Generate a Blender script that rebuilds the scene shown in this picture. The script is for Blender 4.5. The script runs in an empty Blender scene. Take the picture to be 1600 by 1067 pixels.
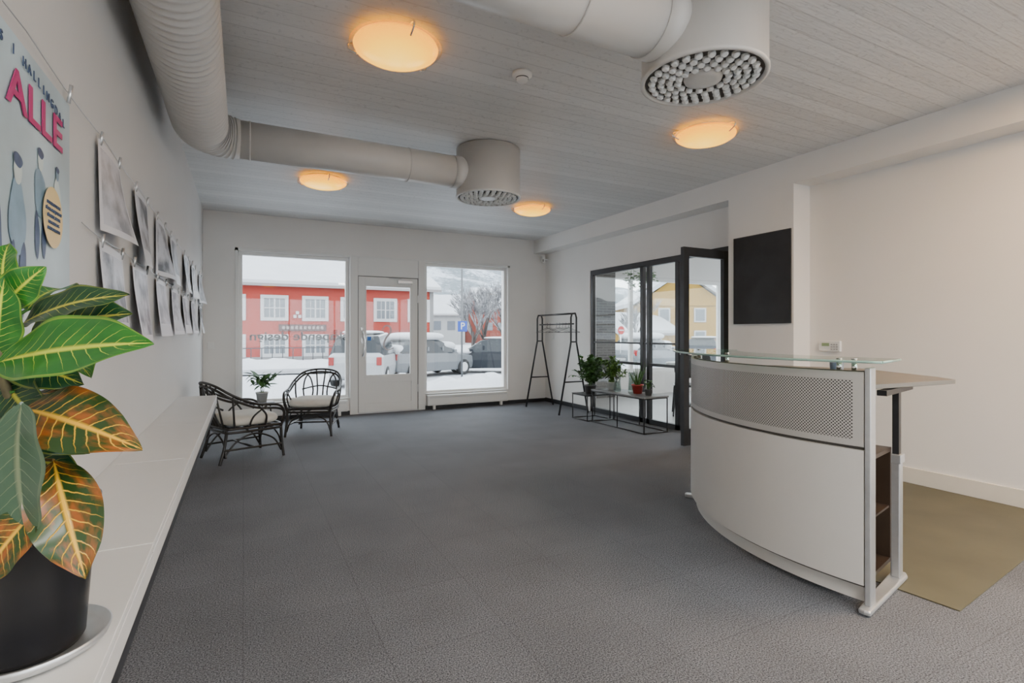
import bpy, bmesh, math, random
from mathutils import Vector, Matrix, noise
random.seed(7)
S=bpy.context.scene
COL=S.collection
MATS={}
OUT=0.46   # darkens outdoor colours to offset the strong sky that lights the room
# ---------------------------------------------------------------- materials
def mat(name,color,rough=0.6,metal=0.0,var=0.0,vscale=8.0,bump=0.0,bscale=200.0,emit=None,estr=0.0,spec=0.5,detail=4):
    if name in MATS: return MATS[name]
    m=bpy.data.materials.new(name); m.use_nodes=True
    nt=m.node_tree; b=nt.nodes['Principled BSDF']
    c=(color[0],color[1],color[2],1)
    b.inputs['Base Color'].default_value=c
    b.inputs['Roughness'].default_value=rough
    b.inputs['Metallic'].default_value=metal
    b.inputs['Specular IOR Level'].default_value=spec
    tc=nt.nodes.new('ShaderNodeTexCoord')
    if var>0:
        n=nt.nodes.new('ShaderNodeTexNoise'); n.inputs['Scale'].default_value=vscale; n.inputs['Detail'].default_value=detail
        nt.links.new(tc.outputs['Object'],n.inputs['Vector'])
        r=nt.nodes.new('ShaderNodeValToRGB')
        r.color_ramp.elements[0].position=0.3; r.color_ramp.elements[1].position=0.7
        r.color_ramp.elements[0].color=tuple(max(0,v*(1-var)) for v in color)+(1,)
        r.color_ramp.elements[1].color=tuple(min(1,v*(1+var)) for v in color)+(1,)
        nt.links.new(n.outputs['Fac'],r.inputs['Fac']); nt.links.new(r.outputs['Color'],b.inputs['Base Color'])
    if bump>0:
        n2=nt.nodes.new('ShaderNodeTexNoise'); n2.inputs['Scale'].default_value=bscale; n2.inputs['Detail'].default_value=3
        nt.links.new(tc.outputs['Object'],n2.inputs['Vector'])
        bp=nt.nodes.new('ShaderNodeBump'); bp.inputs['Strength'].default_value=bump; bp.inputs['Distance'].default_value=0.01
        nt.links.new(n2.outputs['Fac'],bp.inputs['Height']); nt.links.new(bp.outputs['Normal'],b.inputs['Normal'])
    if emit:
        b.inputs['Emission Color'].default_value=(emit[0],emit[1],emit[2],1); b.inputs['Emission Strength'].default_value=estr
    MATS[name]=m; return m
def omat(name,color,*a,**k): return mat(name,tuple(v*OUT for v in color),*a,**k)

def math_node(nt,op,a,b=None,c=None,clamp=False):
    n=nt.nodes.new('ShaderNodeMath'); n.operation=op; n.use_clamp=clamp
    for i,v in enumerate((a,b,c)):
        if v is None: continue
        if isinstance(v,(int,float)): n.inputs[i].default_value=v
        else: nt.links.new(v,n.inputs[i])
    return n.outputs[0]
def mixc(nt,f,a,b):
    n=nt.nodes.new('ShaderNodeMix'); n.data_type='RGBA'
    if isinstance(f,(int,float)): n.inputs[0].default_value=f
    else: nt.links.new(f,n.inputs[0])
    for k,v in ((6,a),(7,b)):
        if isinstance(v,tuple): n.inputs[k].default_value=v+(1,) if len(v)==3 else v
        else: nt.links.new(v,n.inputs[k])
    return n.outputs[2]

def glass_mat(name,tint=(0.96,0.98,0.975),refl=0.035):
    """thin architectural glass: Schlick reflection over clear transmission"""
    if name in MATS: return MATS[name]
    m=bpy.data.materials.new(name); m.use_nodes=True; nt=m.node_tree
    nt.nodes.remove(nt.nodes['Principled BSDF']); out=nt.nodes['Material Output']
    t=nt.nodes.new('ShaderNodeBsdfTransparent'); t.inputs[0].default_value=tint+(1,)
    g=nt.nodes.new('ShaderNodeBsdfGlossy'); g.inputs['Roughness'].default_value=0.02
    ge=nt.nodes.new('ShaderNodeNewGeometry')
    dp=nt.nodes.new('ShaderNodeVectorMath'); dp.operation='DOT_PRODUCT'; nt.links.new(ge.outputs['Incoming'],dp.inputs[0]); nt.links.new(ge.outputs['Normal'],dp.inputs[1])
    cs=math_node(nt,'ABSOLUTE',dp.outputs['Value'])
    p=math_node(nt,'POWER',math_node(nt,'SUBTRACT',1.0,cs,clamp=True),5.0)
    fac=math_node(nt,'MULTIPLY_ADD',p,0.9,refl,clamp=True)
    mx=nt.nodes.new('ShaderNodeMixShader'); nt.links.new(fac,mx.inputs[0])
    nt.links.new(t.outputs[0],mx.inputs[1]); nt.links.new(g.outputs[0],mx.inputs[2]); nt.links.new(mx.outputs[0],out.inputs[0])
    MATS[name]=m; return m

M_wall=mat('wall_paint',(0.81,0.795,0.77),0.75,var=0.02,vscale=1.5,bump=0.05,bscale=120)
M_wallL_shaded=mat('wall_paint_left_shaded',(0.60,0.59,0.575),0.55,var=0.02,vscale=1.5,bump=0.05,bscale=120)  # darker copy of the wall paint, the left wall's shade put into its colour
M_white=mat('white_paint',(0.8,0.8,0.78),0.4,var=0.01,vscale=3)
M_lam=mat('white_laminate',(0.72,0.71,0.69),0.35,var=0.02,vscale=3)
M_black=mat('black_metal',(0.018,0.018,0.02),0.4,var=0.2,vscale=20)
M_frame=mat('dark_frame',(0.025,0.027,0.031),0.4,var=0.15,vscale=10)
M_dark=mat('dark_base',(0.02,0.022,0.026),0.5,var=0.1)
M_chrome=mat('chrome',(0.8,0.8,0.8),0.15,1.0,var=0.03)
M_alu=mat('brushed_alu',(0.62,0.63,0.64),0.35,0.75,var=0.04,vscale=30)
M_duct=mat('duct_paint',(0.62,0.60,0.57),0.33,0.0,var=0.03,vscale=4)
M_glass=glass_mat('window_glass')
M_gtop=glass_mat('counter_glass',(0.72,0.88,0.82),0.07)
M_snow=omat('snow',(0.98,1.0,1.04),0.8,var=0.05,vscale=0.6,bump=0.3,bscale=3)
M_cush=mat('cushion_fabric',(0.72,0.69,0.62),0.9,var=0.05,vscale=14,bump=0.3,bscale=300)
M_cane=mat('black_cane',(0.02,0.017,0.015),0.35,var=0.3,vscale=25)

# ---------------------------------------------------------------- mesh helpers
def empty(name,loc=(0,0,0),rz=0):
    e=bpy.data.objects.new(name,None); e.location=loc; e.rotation_euler=(0,0,rz); e.empty_display_size=0.1
    COL.objects.link(e); return e
def obj(name,me,m=None,parent=None,smooth=False):
    o=bpy.data.objects.new(name,me); COL.objects.link(o)
    if m is not None:
        for mm in (m if isinstance(m,(list,tuple)) else [m]): me.materials.append(mm)
    if parent: o.parent=parent
    if smooth:
        for p in me.polygons: p.use_smooth=True
    return o
def add_box(bm,b,mi=0):
    x0,x1,y0,y1,z0,z1=b
    vs=[bm.verts.new(p) for p in ((x0,y0,z0),(x1,y0,z0),(x1,y1,z0),(x0,y1,z0),(x0,y0,z1),(x1,y0,z1),(x1,y1,z1),(x0,y1,z1))]
    for f in ((0,3,2,1),(4,5,6,7),(0,1,5,4),(1,2,6,5),(2,3,7,6),(3,0,4,7)):
        fc=bm.faces.new([vs[i] for i in f]); fc.material_index=mi
def boxes(name,lst,m,parent=None,bevel=0):
    bm=bmesh.new()
    for b in lst: add_box(bm,b[:6],b[6] if len(b)>6 else 0)
    me=bpy.data.meshes.new(name); bm.to_mesh(me); bm.free()
    o=obj(name,me,m,parent)
    if bevel>0:
        md=o.modifiers.new('bev','BEVEL'); md.width=bevel; md.segments=3; md.limit_method='ANGLE'
    return o
def box(name,x0,x1,y0,y1,z0,z1,m,parent=None,bevel=0): return boxes(name,[(x0,x1,y0,y1,z0,z1)],m,parent,bevel)
def add_cyl(bm,p0,p1,r0,r1=None,n=16,caps=True,mi=0):
    p0=Vector(p0);p1=Vector(p1); r1=r0 if r1 is None else r1
    d=(p1-p0).normalized(); a=d.orthogonal().normalized(); b=d.cross(a)
    A=[];B=[]
    for i in range(n):
        t=2*math.pi*i/n; v=a*math.cos(t)+b*math.sin(t)
        A.append(bm.verts.new(p0+v*r0)); B.append(bm.verts.new(p1+v*r1))
    for i in range(n):
        j=(i+1)%n; f=bm.faces.new((A[i],A[j],B[j],B[i])); f.smooth=True; f.material_index=mi
    if caps:
        f=bm.faces.new(A[::-1]); f.material_index=mi; f=bm.faces.new(B); f.material_index=mi
def cyls(name,lst,m,parent=None,n=16):
    bm=bmesh.new()
    for c in lst: add_cyl(bm,c[0],c[1],c[2],c[3] if len(c)>3 else None,n)
    me=bpy.data.meshes.new(name); bm.to_mesh(me); bm.free(); return obj(name,me,m,parent)
def lathe(name,prof,m,parent=None,loc=(0,0,0),n=48,closed=False):
    bm=bmesh.new(); rings=[]
    for r,z in prof:
        if r<1e-5: rings.append([bm.verts.new((loc[0],loc[1],loc[2]+z))])
        else: rings.append([bm.verts.new((loc[0]+r*math.cos(2*math.pi*i/n),loc[1]+r*math.sin(2*math.pi*i/n),loc[2]+z)) for i in range(n)])
    for a,b in zip(rings,rings[1:]):
        for i in range(n):
            j=(i+1)%n
            if len(a)==1 and len(b)==1: continue
            if len(a)==1: f=bm.faces.new((a[0],b[j],b[i]))
            elif len(b)==1: f=bm.faces.new((a[i],a[j],b[0]))
            else: f=bm.faces.new((a[i],a[j],b[j],b[i]))
            f.smooth=True
    bmesh.ops.recalc_face_normals(bm,faces=bm.faces)
    me=bpy.data.meshes.new(name); bm.to_mesh(me); bm.free()
    o=obj(name,me,m,parent)
    return o
def catmull(pts,k=8,closed=False):
    P=[Vector(p) for p in pts]; n=len(P); out=[]
    segs=n if closed else n-1
    for i in range(segs):
        if closed: p0,p1,p2,p3=P[(i-1)%n],P[i],P[(i+1)%n],P[(i+2)%n]
        else: p0,p1,p2,p3=P[max(i-1,0)],P[i],P[i+1],P[min(i+2,n-1)]
        for j in range(k):
            t=j/k
            out.append(0.5*((2*p1)+(-p0+p2)*t+(2*p0-5*p1+4*p2-p3)*t*t+(-p0+3*p1-3*p2+p3)*t**3))
    if not closed: out.append(P[-1])
    return out
def sweep(bm,pts,r,n=10,closed=False,mi=0):
    pts=[Vector(p) for p in pts]; N=len(pts); rr=r if isinstance(r,(list,tuple)) else [r]*N
    prev=None; rings=[]
    for i in range(N):
        if closed: t=(pts[(i+1)%N]-pts[i-1])
        else: t=(pts[min(i+1,N-1)]-pts[max(i-1,0)])
        t.normalize()
        if prev is None: a=t.orthogonal().normalized()
        else:
            a=prev-t*prev.dot(t)
            a=a.normalized() if a.length>1e-6 else t.orthogonal().normalized()
        prev=a; b=t.cross(a)
        rings.append([bm.verts.new(pts[i]+(a*math.cos(2*math.pi*k/n)+b*math.sin(2*math.pi*k/n))*rr[i]) for k in range(n)])
    pairs=list(zip(rings,rings[1:]))
    if closed: pairs.append((rings[-1],rings[0]))
    for A,B in pairs:
        for i in range(n):
            j=(i+1)%n; f=bm.faces.new((A[i],A[j],B[j],B[i])); f.smooth=True; f.material_index=mi
    if not closed:
        bm.faces.new(rings[0][::-1]).material_index=mi; bm.faces.new(rings[-1]).material_index=mi
def tubes(name,paths,m,parent=None,r=0.01,n=8,smooth=True):
    bm=bmesh.new()
    for p in paths:
        rad=r; closed=False; pts=p
        if isinstance(p,dict): rad=p.get('r',r); closed=p.get('closed',False); pts=p['p']; sm=p.get('smooth',smooth)
        else: sm=smooth
        if sm and len(pts)>2: pts=catmull(pts,8,closed)
        sweep(bm,pts,rad,n,closed)
    me=bpy.data.meshes.new(name); bm.to_mesh(me); bm.free(); return obj(name,me,m,parent)
def prism(name,poly,z0,z1,m,parent=None,bevel=0):
    bm=bmesh.new()
    A=[bm.verts.new((x,y,z0)) for x,y in poly]; B=[bm.verts.new((x,y,z1)) for x,y in poly]
    bm.faces.new(A[::-1]); bm.faces.new(B)
    for i in range(len(poly)):
        j=(i+1)%len(poly); bm.faces.new((A[i],A[j],B[j],B[i]))
    bmesh.ops.recalc_face_normals(bm,faces=bm.faces)
    me=bpy.data.meshes.new(name); bm.to_mesh(me); bm.free(); o=obj(name,me,m,parent)
    if bevel>0:
        md=o.modifiers.new('bev','BEVEL'); md.width=bevel; md.segments=2; md.limit_method='ANGLE'
    return o
def text(name,s,size,loc,rot,m,parent=None,width=None,extrude=0.001,align='CENTER',bold=0.0,space=1.0):
    cu=bpy.data.curves.new(name,'FONT'); cu.body=s; cu.size=size; cu.extrude=extrude; cu.align_x=align; cu.align_y='CENTER'; cu.offset=bold; cu.space_character=space
    o=bpy.data.objects.new(name+'_c',cu); COL.objects.link(o)
    bpy.context.view_layer.update()
    dg=bpy.context.evaluated_depsgraph_get()
    me=bpy.data.meshes.new_from_object(o.evaluated_get(dg)); bpy.data.objects.remove(o)
    t=obj(name,me,None,parent); me.materials.clear(); me.materials.append(m)
    if width:
        xs=[v.co.x for v in me.vertices]; k=width/(max(xs)-min(xs))
        for v in me.vertices: v.co.x*=k
    t.location=loc; t.rotation_euler=rot
    return t
def rcushion(name,cx,cy,z0,w,d,h,m,parent,k=0.8):
    bm=bmesh.new(); N=20; M=10
    def se(v,e): return math.copysign(abs(v)**e,v)
    rings=[]
    for i in range(M+1):
        ph=-math.pi/2+math.pi*i/M
        rings.append([bm.verts.new((cx+w/2*se(math.cos(ph),0.45)*se(math.cos(2*math.pi*j/(N*2)),0.4),
                                    cy+d/2*se(math.cos(ph),0.45)*se(math.sin(2*math.pi*j/(N*2)),0.4),
                                    z0+h/2+h/2*se(math.sin(ph),0.9))) for j in range(N*2)])
    for a,b in zip(rings,rings[1:]):
        for j in range(N*2):
            q=(j+1)%(N*2); f=bm.faces.new((a[j],a[q],b[q],b[j])); f.smooth=True
    bmesh.ops.remove_doubles(bm,verts=bm.verts,dist=1e-5)
    bmesh.ops.recalc_face_normals(bm,faces=bm.faces)
    me=bpy.data.meshes.new(name); bm.to_mesh(me); bm.free(); return obj(name,me,m,parent)

# ---------------------------------------------------------------- special materials
def carpet():
    m=bpy.data.materials.new('carpet_grey'); m.use_nodes=True; nt=m.node_tree; b=nt.nodes['Principled BSDF']
    tc=nt.nodes.new('ShaderNodeTexCoord')
    n=nt.nodes.new('ShaderNodeTexNoise'); n.inputs['Scale'].default_value=170; n.inputs['Detail'].default_value=2; n.inputs['Roughness'].default_value=0.7
    nt.links.new(tc.outputs['Object'],n.inputs['Vector'])
    r=nt.nodes.new('ShaderNodeValToRGB'); r.color_ramp.elements[0].position=0.36; r.color_ramp.elements[1].position=0.66
    r.color_ramp.elements[0].color=(0.036,0.039,0.046,1); r.color_ramp.elements[1].color=(0.255,0.262,0.282,1)
    nt.links.new(n.outputs['Fac'],r.inputs['Fac'])
    n2=nt.nodes.new('ShaderNodeTexNoise'); n2.inputs['Scale'].default_value=2.2; n2.inputs['Detail'].default_value=5
    nt.links.new(tc.outputs['Object'],n2.inputs['Vector'])
    f=math_node(nt,'MULTIPLY_ADD',n2.outputs['Fac'],0.5,0.75)
    br=nt.nodes.new('ShaderNodeTexBrick'); br.offset=0.0; br.inputs['Scale'].default_value=1.0
    br.inputs['Brick Width'].default_value=0.5; br.inputs['Row Height'].default_value=0.5; br.inputs['Mortar Size'].default_value=0.0022
    br.inputs['Color1'].default_value=(1,1,1,1); br.inputs['Color2'].default_value=(0.94,0.94,0.94,1); br.inputs['Mortar'].default_value=(0.75,0.75,0.75,1)
    nt.links.new(tc.outputs['Object'],br.inputs['Vector'])
    v=nt.nodes.new('ShaderNodeVectorMath'); v.operation='SCALE'; nt.links.new(r.outputs['Color'],v.inputs[0]); nt.links.new(f,v.inputs['Scale'])
    v2=nt.nodes.new('ShaderNodeVectorMath'); v2.operation='MULTIPLY'; nt.links.new(v.outputs[0],v2.inputs[0]); nt.links.new(br.outputs['Color'],v2.inputs[1])
    nt.links.new(v2.outputs[0],b.inputs['Base Color'])
    b.inputs['Roughness'].default_value=0.8; b.inputs['Specular IOR Level'].default_value=0.25
    bp=nt.nodes.new('ShaderNodeBump'); bp.inputs['Strength'].default_value=0.2; bp.inputs['Distance'].default_value=0.003
    nt.links.new(n.outputs['Fac'],bp.inputs['Height']); nt.links.new(bp.outputs['Normal'],b.inputs['Normal'])
    return m
def ceiling_mat():
    m=bpy.data.materials.new('board_formed_concrete_white'); m.use_nodes=True; nt=m.node_tree; b=nt.nodes['Principled BSDF']
    tc=nt.nodes.new('ShaderNodeTexCoord'); sp=nt.nodes.new('ShaderNodeSeparateXYZ'); nt.links.new(tc.outputs['Object'],sp.inputs[0])
    yy=math_node(nt,'DIVIDE',sp.outputs[1],0.125)
    fr=math_node(nt,'FRACT',yy)
    dist=math_node(nt,'ABSOLUTE',math_node(nt,'SUBTRACT',fr,0.5))
    groove=math_node(nt,'GREATER_THAN',dist,0.47)
    fl=math_node(nt,'FLOOR',yy)
    wn=nt.nodes.new('ShaderNodeTexWhiteNoise'); wn.noise_dimensions='1D'; nt.links.new(fl,wn.inputs['W'])
    mp=nt.nodes.new('ShaderNodeMapping'); mp.inputs['Scale'].default_value=(3,22,1); nt.links.new(tc.outputs['Object'],mp.inputs[0])
    n=nt.nodes.new('ShaderNodeTexNoise'); n.inputs['Scale'].default_value=1.5; n.inputs['Detail'].default_value=8; n.inputs['Roughness'].default_value=0.65
    nt.links.new(mp.outputs[0],n.inputs['Vector'])
    n3=nt.nodes.new('ShaderNodeTexNoise'); n3.inputs['Scale'].default_value=35; n3.inputs['Detail'].default_value=4
    nt.links.new(tc.outputs['Object'],n3.inputs['Vector'])
    pits=math_node(nt,'LESS_THAN',n3.outputs['Fac'],0.36)
    h=math_node(nt,'MULTIPLY_ADD',wn.outputs['Value'],0.6,math_node(nt,'MULTIPLY',n.outputs['Fac'],0.7))
    h=math_node(nt,'SUBTRACT',h,math_node(nt,'MULTIPLY',groove,0.7))
    h=math_node(nt,'SUBTRACT',h,math_node(nt,'MULTIPLY',pits,0.5))
    bp=nt.nodes.new('ShaderNodeBump'); bp.inputs['Strength'].default_value=1.0; bp.inputs['Distance'].default_value=0.018
    nt.links.new(h,bp.inputs['Height']); nt.links.new(bp.outputs['Normal'],b.inputs['Normal'])
    dk=math_node(nt,'ADD',math_node(nt,'MULTIPLY',groove,0.28),math_node(nt,'MULTIPLY',pits,0.18),clamp=True)
    c1=mixc(nt,wn.outputs['Value'],(0.69,0.69,0.685),(0.79,0.79,0.785))
    nt.links.new(mixc(nt,dk,c1,(0.3,0.3,0.3)),b.inputs['Base Color']); b.inputs['Roughness'].default_value=0.45
    return m
def perf_mat():
    m=bpy.data.materials.new('perforated_metal'); m.use_nodes=True; nt=m.node_tree; b=nt.nodes['Principled BSDF']
    uv=nt.nodes.new('ShaderNodeUVMap'); sp=nt.nodes.new('ShaderNodeSeparateXYZ'); nt.links.new(uv.outputs[0],sp.inputs[0])
    s=0.0155
    def dots(off):
        a=math_node(nt,'SUBTRACT',math_node(nt,'FRACT',math_node(nt,'ADD',math_node(nt,'DIVIDE',sp.outputs[0],s),off)),0.5)
        c=math_node(nt,'SUBTRACT',math_node(nt,'FRACT',math_node(nt,'ADD',math_node(nt,'DIVIDE',sp.outputs[1],s),off)),0.5)
        r=math_node(nt,'ADD',math_node(nt,'MULTIPLY',a,a),math_node(nt,'MULTIPLY',c,c))
        return math_node(nt,'LESS_THAN',r,0.06)
    d=math_node(nt,'MAXIMUM',dots(0.0),dots(0.5))
    iv=math_node(nt,'MULTIPLY',math_node(nt,'GREATER_THAN',sp.outputs[1],0.03),math_node(nt,'LESS_THAN',sp.outputs[1],0.30))
    iu=math_node(nt,'MULTIPLY',math_node(nt,'GREATER_THAN',sp.outputs[0],0.05),math_node(nt,'LESS_THAN',sp.outputs[0],1.67))
    d=math_node(nt,'MULTIPLY',d,math_node(nt,'MULTIPLY',iu,iv))
    nt.links.new(mixc(nt,d,(0.60,0.58,0.55),(0.07,0.065,0.06)),b.inputs['Base Color']); b.inputs['Roughness'].default_value=0.4; b.inputs['Metallic'].default_value=0.2
    return m
def leaf_mat(name,base,vein,edge,vthick=0.28,nscale=9,blot=0.5):
    m=bpy.data.materials.new(name); m.use_nodes=True; nt=m.node_tree; b=nt.nodes['Principled BSDF']
    uv=nt.nodes.new('ShaderNodeUVMap'); sp=nt.nodes.new('ShaderNodeSeparateXYZ'); nt.links.new(uv.outputs[0],sp.inputs[0])
    va=math_node(nt,'ABSOLUTE',math_node(nt,'MULTIPLY',math_node(nt,'SUBTRACT',sp.outputs[1],0.5),2.0))
    no=nt.nodes.new('ShaderNodeTexNoise'); no.inputs['Scale'].default_value=nscale; no.inputs['Detail'].default_value=4; nt.links.new(uv.outputs[0],no.inputs['Vector'])
    t=math_node(nt,'SUBTRACT',math_node(nt,'MULTIPLY',sp.outputs[0],12.0),math_node(nt,'MULTIPLY',va,2.2))
    t=math_node(nt,'ADD',t,math_node(nt,'MULTIPLY',no.outputs['Fac'],0.5))
    fr=math_node(nt,'ABSOLUTE',math_node(nt,'SUBTRACT',math_node(nt,'FRACT',t),0.5))
    w=math_node(nt,'MULTIPLY_ADD',va,-0.10,vthick*0.6)
    ve=nt.nodes.new('ShaderNodeMapRange'); ve.interpolation_type='SMOOTHSTEP'
    nt.links.new(fr,ve.inputs[0]); nt.links.new(w,ve.inputs[2]); ve.inputs[1].default_value=0.0; ve.inputs[3].default_value=1; ve.inputs[4].default_value=0
    fade=math_node(nt,'SUBTRACT',1.05,math_node(nt,'POWER',va,3.0),clamp=True)
    vm=math_node(nt,'MULTIPLY',ve.outputs[0],fade)
    mid=nt.nodes.new('ShaderNodeMapRange'); nt.links.new(va,mid.inputs[0]); mid.inputs[1].default_value=0.03; mid.inputs[2].default_value=0.11; mid.inputs[3].default_value=1; mid.inputs[4].default_value=0
    vm=math_node(nt,'MAXIMUM',vm,mid.outputs[0])
    no2=nt.nodes.new('ShaderNodeTexNoise'); no2.inputs['Scale'].default_value=4; no2.inputs['Detail'].default_value=5; nt.links.new(uv.outputs[0],no2.inputs['Vector'])
    bl=nt.nodes.new('ShaderNodeMapRange'); nt.links.new(no2.outputs['Fac'],bl.inputs[0]); bl.inputs[1].default_value=0.45; bl.inputs[2].default_value=0.62; bl.inputs[4].default_value=blot
    c=mixc(nt,bl.outputs[0],base,edge)
    c=mixc(nt,vm,c,vein)
    nt.links.new(c,b.inputs['Base Color']); b.inputs['Roughness'].default_value=0.28; b.inputs['Specular IOR Level'].default_value=0.4
    bp=nt.nodes.new('ShaderNodeBump'); bp.inputs['Strength'].default_value=0.35; bp.inputs['Distance'].default_value=0.003; bp.invert=True
    nt.links.new(vm,bp.inputs['Height']); nt.links.new(bp.outputs['Normal'],b.inputs['Normal'])
    return m
def lamp_mat():
    m=bpy.data.materials.new('lamp_amber_glass'); m.use_nodes=True; nt=m.node_tree; b=nt.nodes['Principled BSDF']
    tc=nt.nodes.new('ShaderNodeTexCoord'); sp=nt.nodes.new('ShaderNodeSeparateXYZ'); nt.links.new(tc.outputs['Object'],sp.inputs[0])
    r=math_node(nt,'SQRT',math_node(nt,'ADD',math_node(nt,'MULTIPLY',sp.outputs[0],sp.outputs[0]),math_node(nt,'MULTIPLY',sp.outputs[1],sp.outputs[1])))
    rp=nt.nodes.new('ShaderNodeValToRGB'); nt.links.new(math_node(nt,'DIVIDE',r,0.24),rp.inputs[0])
    e=rp.color_ramp.elements; e[0].position=0; e[0].color=(1,0.60,0.07,1); e[1].position=1; e[1].color=(1.0,0.36,0.0,1)
    x=rp.color_ramp.elements.new(0.65); x.color=(1,0.50,0.015,1)
    nt.links.new(rp.outputs[0],b.inputs['Emission Color']); b.inputs['Emission Strength'].default_value=2.6
    b.inputs['Base Color'].default_value=(0.4,0.2,0.0,1); b.inputs['Roughness'].default_value=0.2; b.inputs['Specular IOR Level'].default_value=0.2
    return m
M_lamp=lamp_mat()
def vinyl(name,c):
    m=bpy.data.materials.new(name); m.use_nodes=True; nt=m.node_tree; nt.nodes.remove(nt.nodes['Principled BSDF']); out=nt.nodes['Material Output']
    a=nt.nodes.new('ShaderNodeBsdfTranslucent'); a.inputs[0].default_value=c+(1,); d=nt.nodes.new('ShaderNodeBsdfDiffuse'); d.inputs[0].default_value=c+(1,)
    mx=nt.nodes.new('ShaderNodeMixShader'); mx.inputs[0].default_value=0.35; nt.links.new(a.outputs[0],mx.inputs[1]); nt.links.new(d.outputs[0],mx.inputs[2]); nt.links.new(mx.outputs[0],out.inputs[0]); return m
M_vinyl=vinyl('frosted_vinyl',(0.15,0.15,0.16)); M_vinyl2=vinyl('taupe_vinyl',(0.16,0.135,0.125))

# ---------------------------------------------------------------- room shell
XL,XR,YB,YF,H=-0.49,4.97,8.3,-4.0,2.95
box('floor',XL-0.1,5.09,YF-0.1,YB+0.25,-0.1,0,carpet())
box('ceiling',XL-0.1,5.09,YF-0.1,YB+0.25,H,H+0.1,ceiling_mat())
box('wall_left',XL-0.12,XL,YF-0.1,YB+0.25,0,H,M_wallL_shaded)
boxes('wall_rear',[(XL,-0.1,YF-0.12,YF,0,H),(4.6,XR,YF-0.12,YF,0,H),(-0.1,4.6,YF-0.12,YF,2.55,H),(-0.1,4.6,YF-0.12,YF,0,0.3)],M_wall)
boxes('wall_back',[(XL,-0.06,YB,YB+0.25,0,H),(4.19,XR+0.12,YB,YB+0.25,0,H),(-0.06,4.19,YB,YB+0.25,2.42,H),
                   (-0.06,1.50,YB,YB+0.25,0,0.25),(2.62,4.19,YB,YB+0.25,0,0.25)],M_wall)
boxes('wall_right',[(XR,XR+0.12,6.90,YB,0,H),(XR,XR+0.12,4.20,6.90,2.26,H),(XR,XR+0.12,-0.3,4.20,0,H),(XR,XR+0.12,YF,-3.7,0,H),(XR,XR+0.12,-3.7,-0.3,0,0.6),(XR,XR+0.12,-3.7,-0.3,2.5,H)],M_wall)
box('wall_column',4.72,XR,3.23,3.99,0,H,M_wall)
boxes('ceiling_beam',[(4.72,XR,YF,3.23,2.70,H),(4.72,XR,3.99,YB,2.71,H)],M_wall)
boxes('baseboard_back',[(XL,1.5,YB-0.015,YB,0,0.06),(2.64,XR,YB-0.015,YB,0,0.06)],M_dark)
boxes('baseboard_right',[(XR-0.015,XR,6.95,YB-0.016,0,0.07)],M_dark)
boxes('baseboard_alcove',[(XR-0.018,XR,YF,3.22,0.0,0.13),(4.70,XR-0.02,3.21,3.23,0,0.13)],mat('baseboard_cream',(0.72,0.68,0.6),0.5,var=0.02),bevel=0.004)
boxes('baseboard_left',[(XL,XL+0.015,YF,YB-0.016,0,0.07)],M_dark)

def window(name,x0,x1,z0,z1,y,posts=(),fw=0.05,mullm=M_white,w=0.07,parent=None):
    e=parent or empty(name,(0,0,0))
    L=[(x0,x1,y,y+w,z1-fw,z1),(x0,x1,y,y+w,z0,z0+fw),(x0,x0+fw,y,y+w,z0+fw,z1-fw),(x1-fw,x1,y,y+w,z0+fw,z1-fw)]
    for p in posts: L.append((p-fw/2,p+fw/2,y,y+w,z0+fw,z1-fw))
    boxes('frame',L,mullm,e,0.004)
    box('glass',x0+fw,x1-fw,y+w*0.4,y+w*0.4+0.006,z0+fw,z1-fw,M_glass,e)
    return e
wA=window('window_1',-0.06,1.458,0.25,2.42,YB+0.05)
wB=window('window_2',2.662,4.19,0.25,2.42,YB+0.05)
wC=window('fill_window_rear',-0.1,4.6,0.3,2.55,YF-0.1,(1.5,3.1))  # unseen rear glazing, added to let in fill daylight
e=empty('fill_window_side',(XR+0.03,-2.0,0),math.pi/2); window('',-1.7,1.7,0.6,2.5,-0.06,(0,),parent=e)  # unseen side opening, also added for fill daylight
boxes('trim_1',[(-0.10,-0.06,YB-0.012,YB+0.0,0.25,2.46),(4.19,4.23,YB-0.012,YB+0.0,0.25,2.46),(-0.10,4.23,YB-0.012,YB+0.0,2.42,2.46)],M_white,bevel=0.003)
boxes('trim_2',[(-0.06,1.455,YB-0.03,YB+0.05,0.25,0.262),(2.665,4.19,YB-0.03,YB+0.05,0.25,0.262)],M_white,bevel=0.003)
# entrance door
d=empty('door_1',(0,0,0))
boxes('frame',[(1.46,1.58,YB-0.03,YB+0.12,0,2.44),(2.545,2.66,YB-0.03,YB+0.12,0,2.44),(1.58,2.545,YB-0.02,YB+0.12,2.15,2.44)],M_white,d,0.006)
boxes('leaf',[(1.59,1.69,YB-0.01,YB+0.04,0.02,2.14),(2.43,2.535,YB-0.01,YB+0.04,0.02,2.14),(1.69,2.43,YB-0.01,YB+0.04,2.01,2.14),(1.69,2.43,YB-0.01,YB+0.04,0.02,0.16),
      (1.69,2.43,YB+0.005,YB+0.035,0.16,0.48),(1.69,2.43,YB-0.01,YB+0.04,0.48,0.58)],M_white,d,0.004)
boxes('glazing_bead',[(1.69,1.71,YB-0.014,YB+0.01,0.58,2.01),(2.41,2.43,YB-0.014,YB+0.01,0.58,2.01),(1.71,2.41,YB-0.014,YB+0.01,0.58,0.60),(1.71,2.41,YB-0.014,YB+0.01,1.99,2.01)],M_white,d)
boxes('rebate_shadow',[(1.578,1.592,YB-0.012,YB+0.03,0.02,2.15),(2.533,2.547,YB-0.012,YB+0.03,0.02,2.15),(1.59,2.535,YB-0.012,YB+0.03,2.138,2.152)],mat('rebate_grey',(0.2,0.2,0.2),0.7),d)
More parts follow.
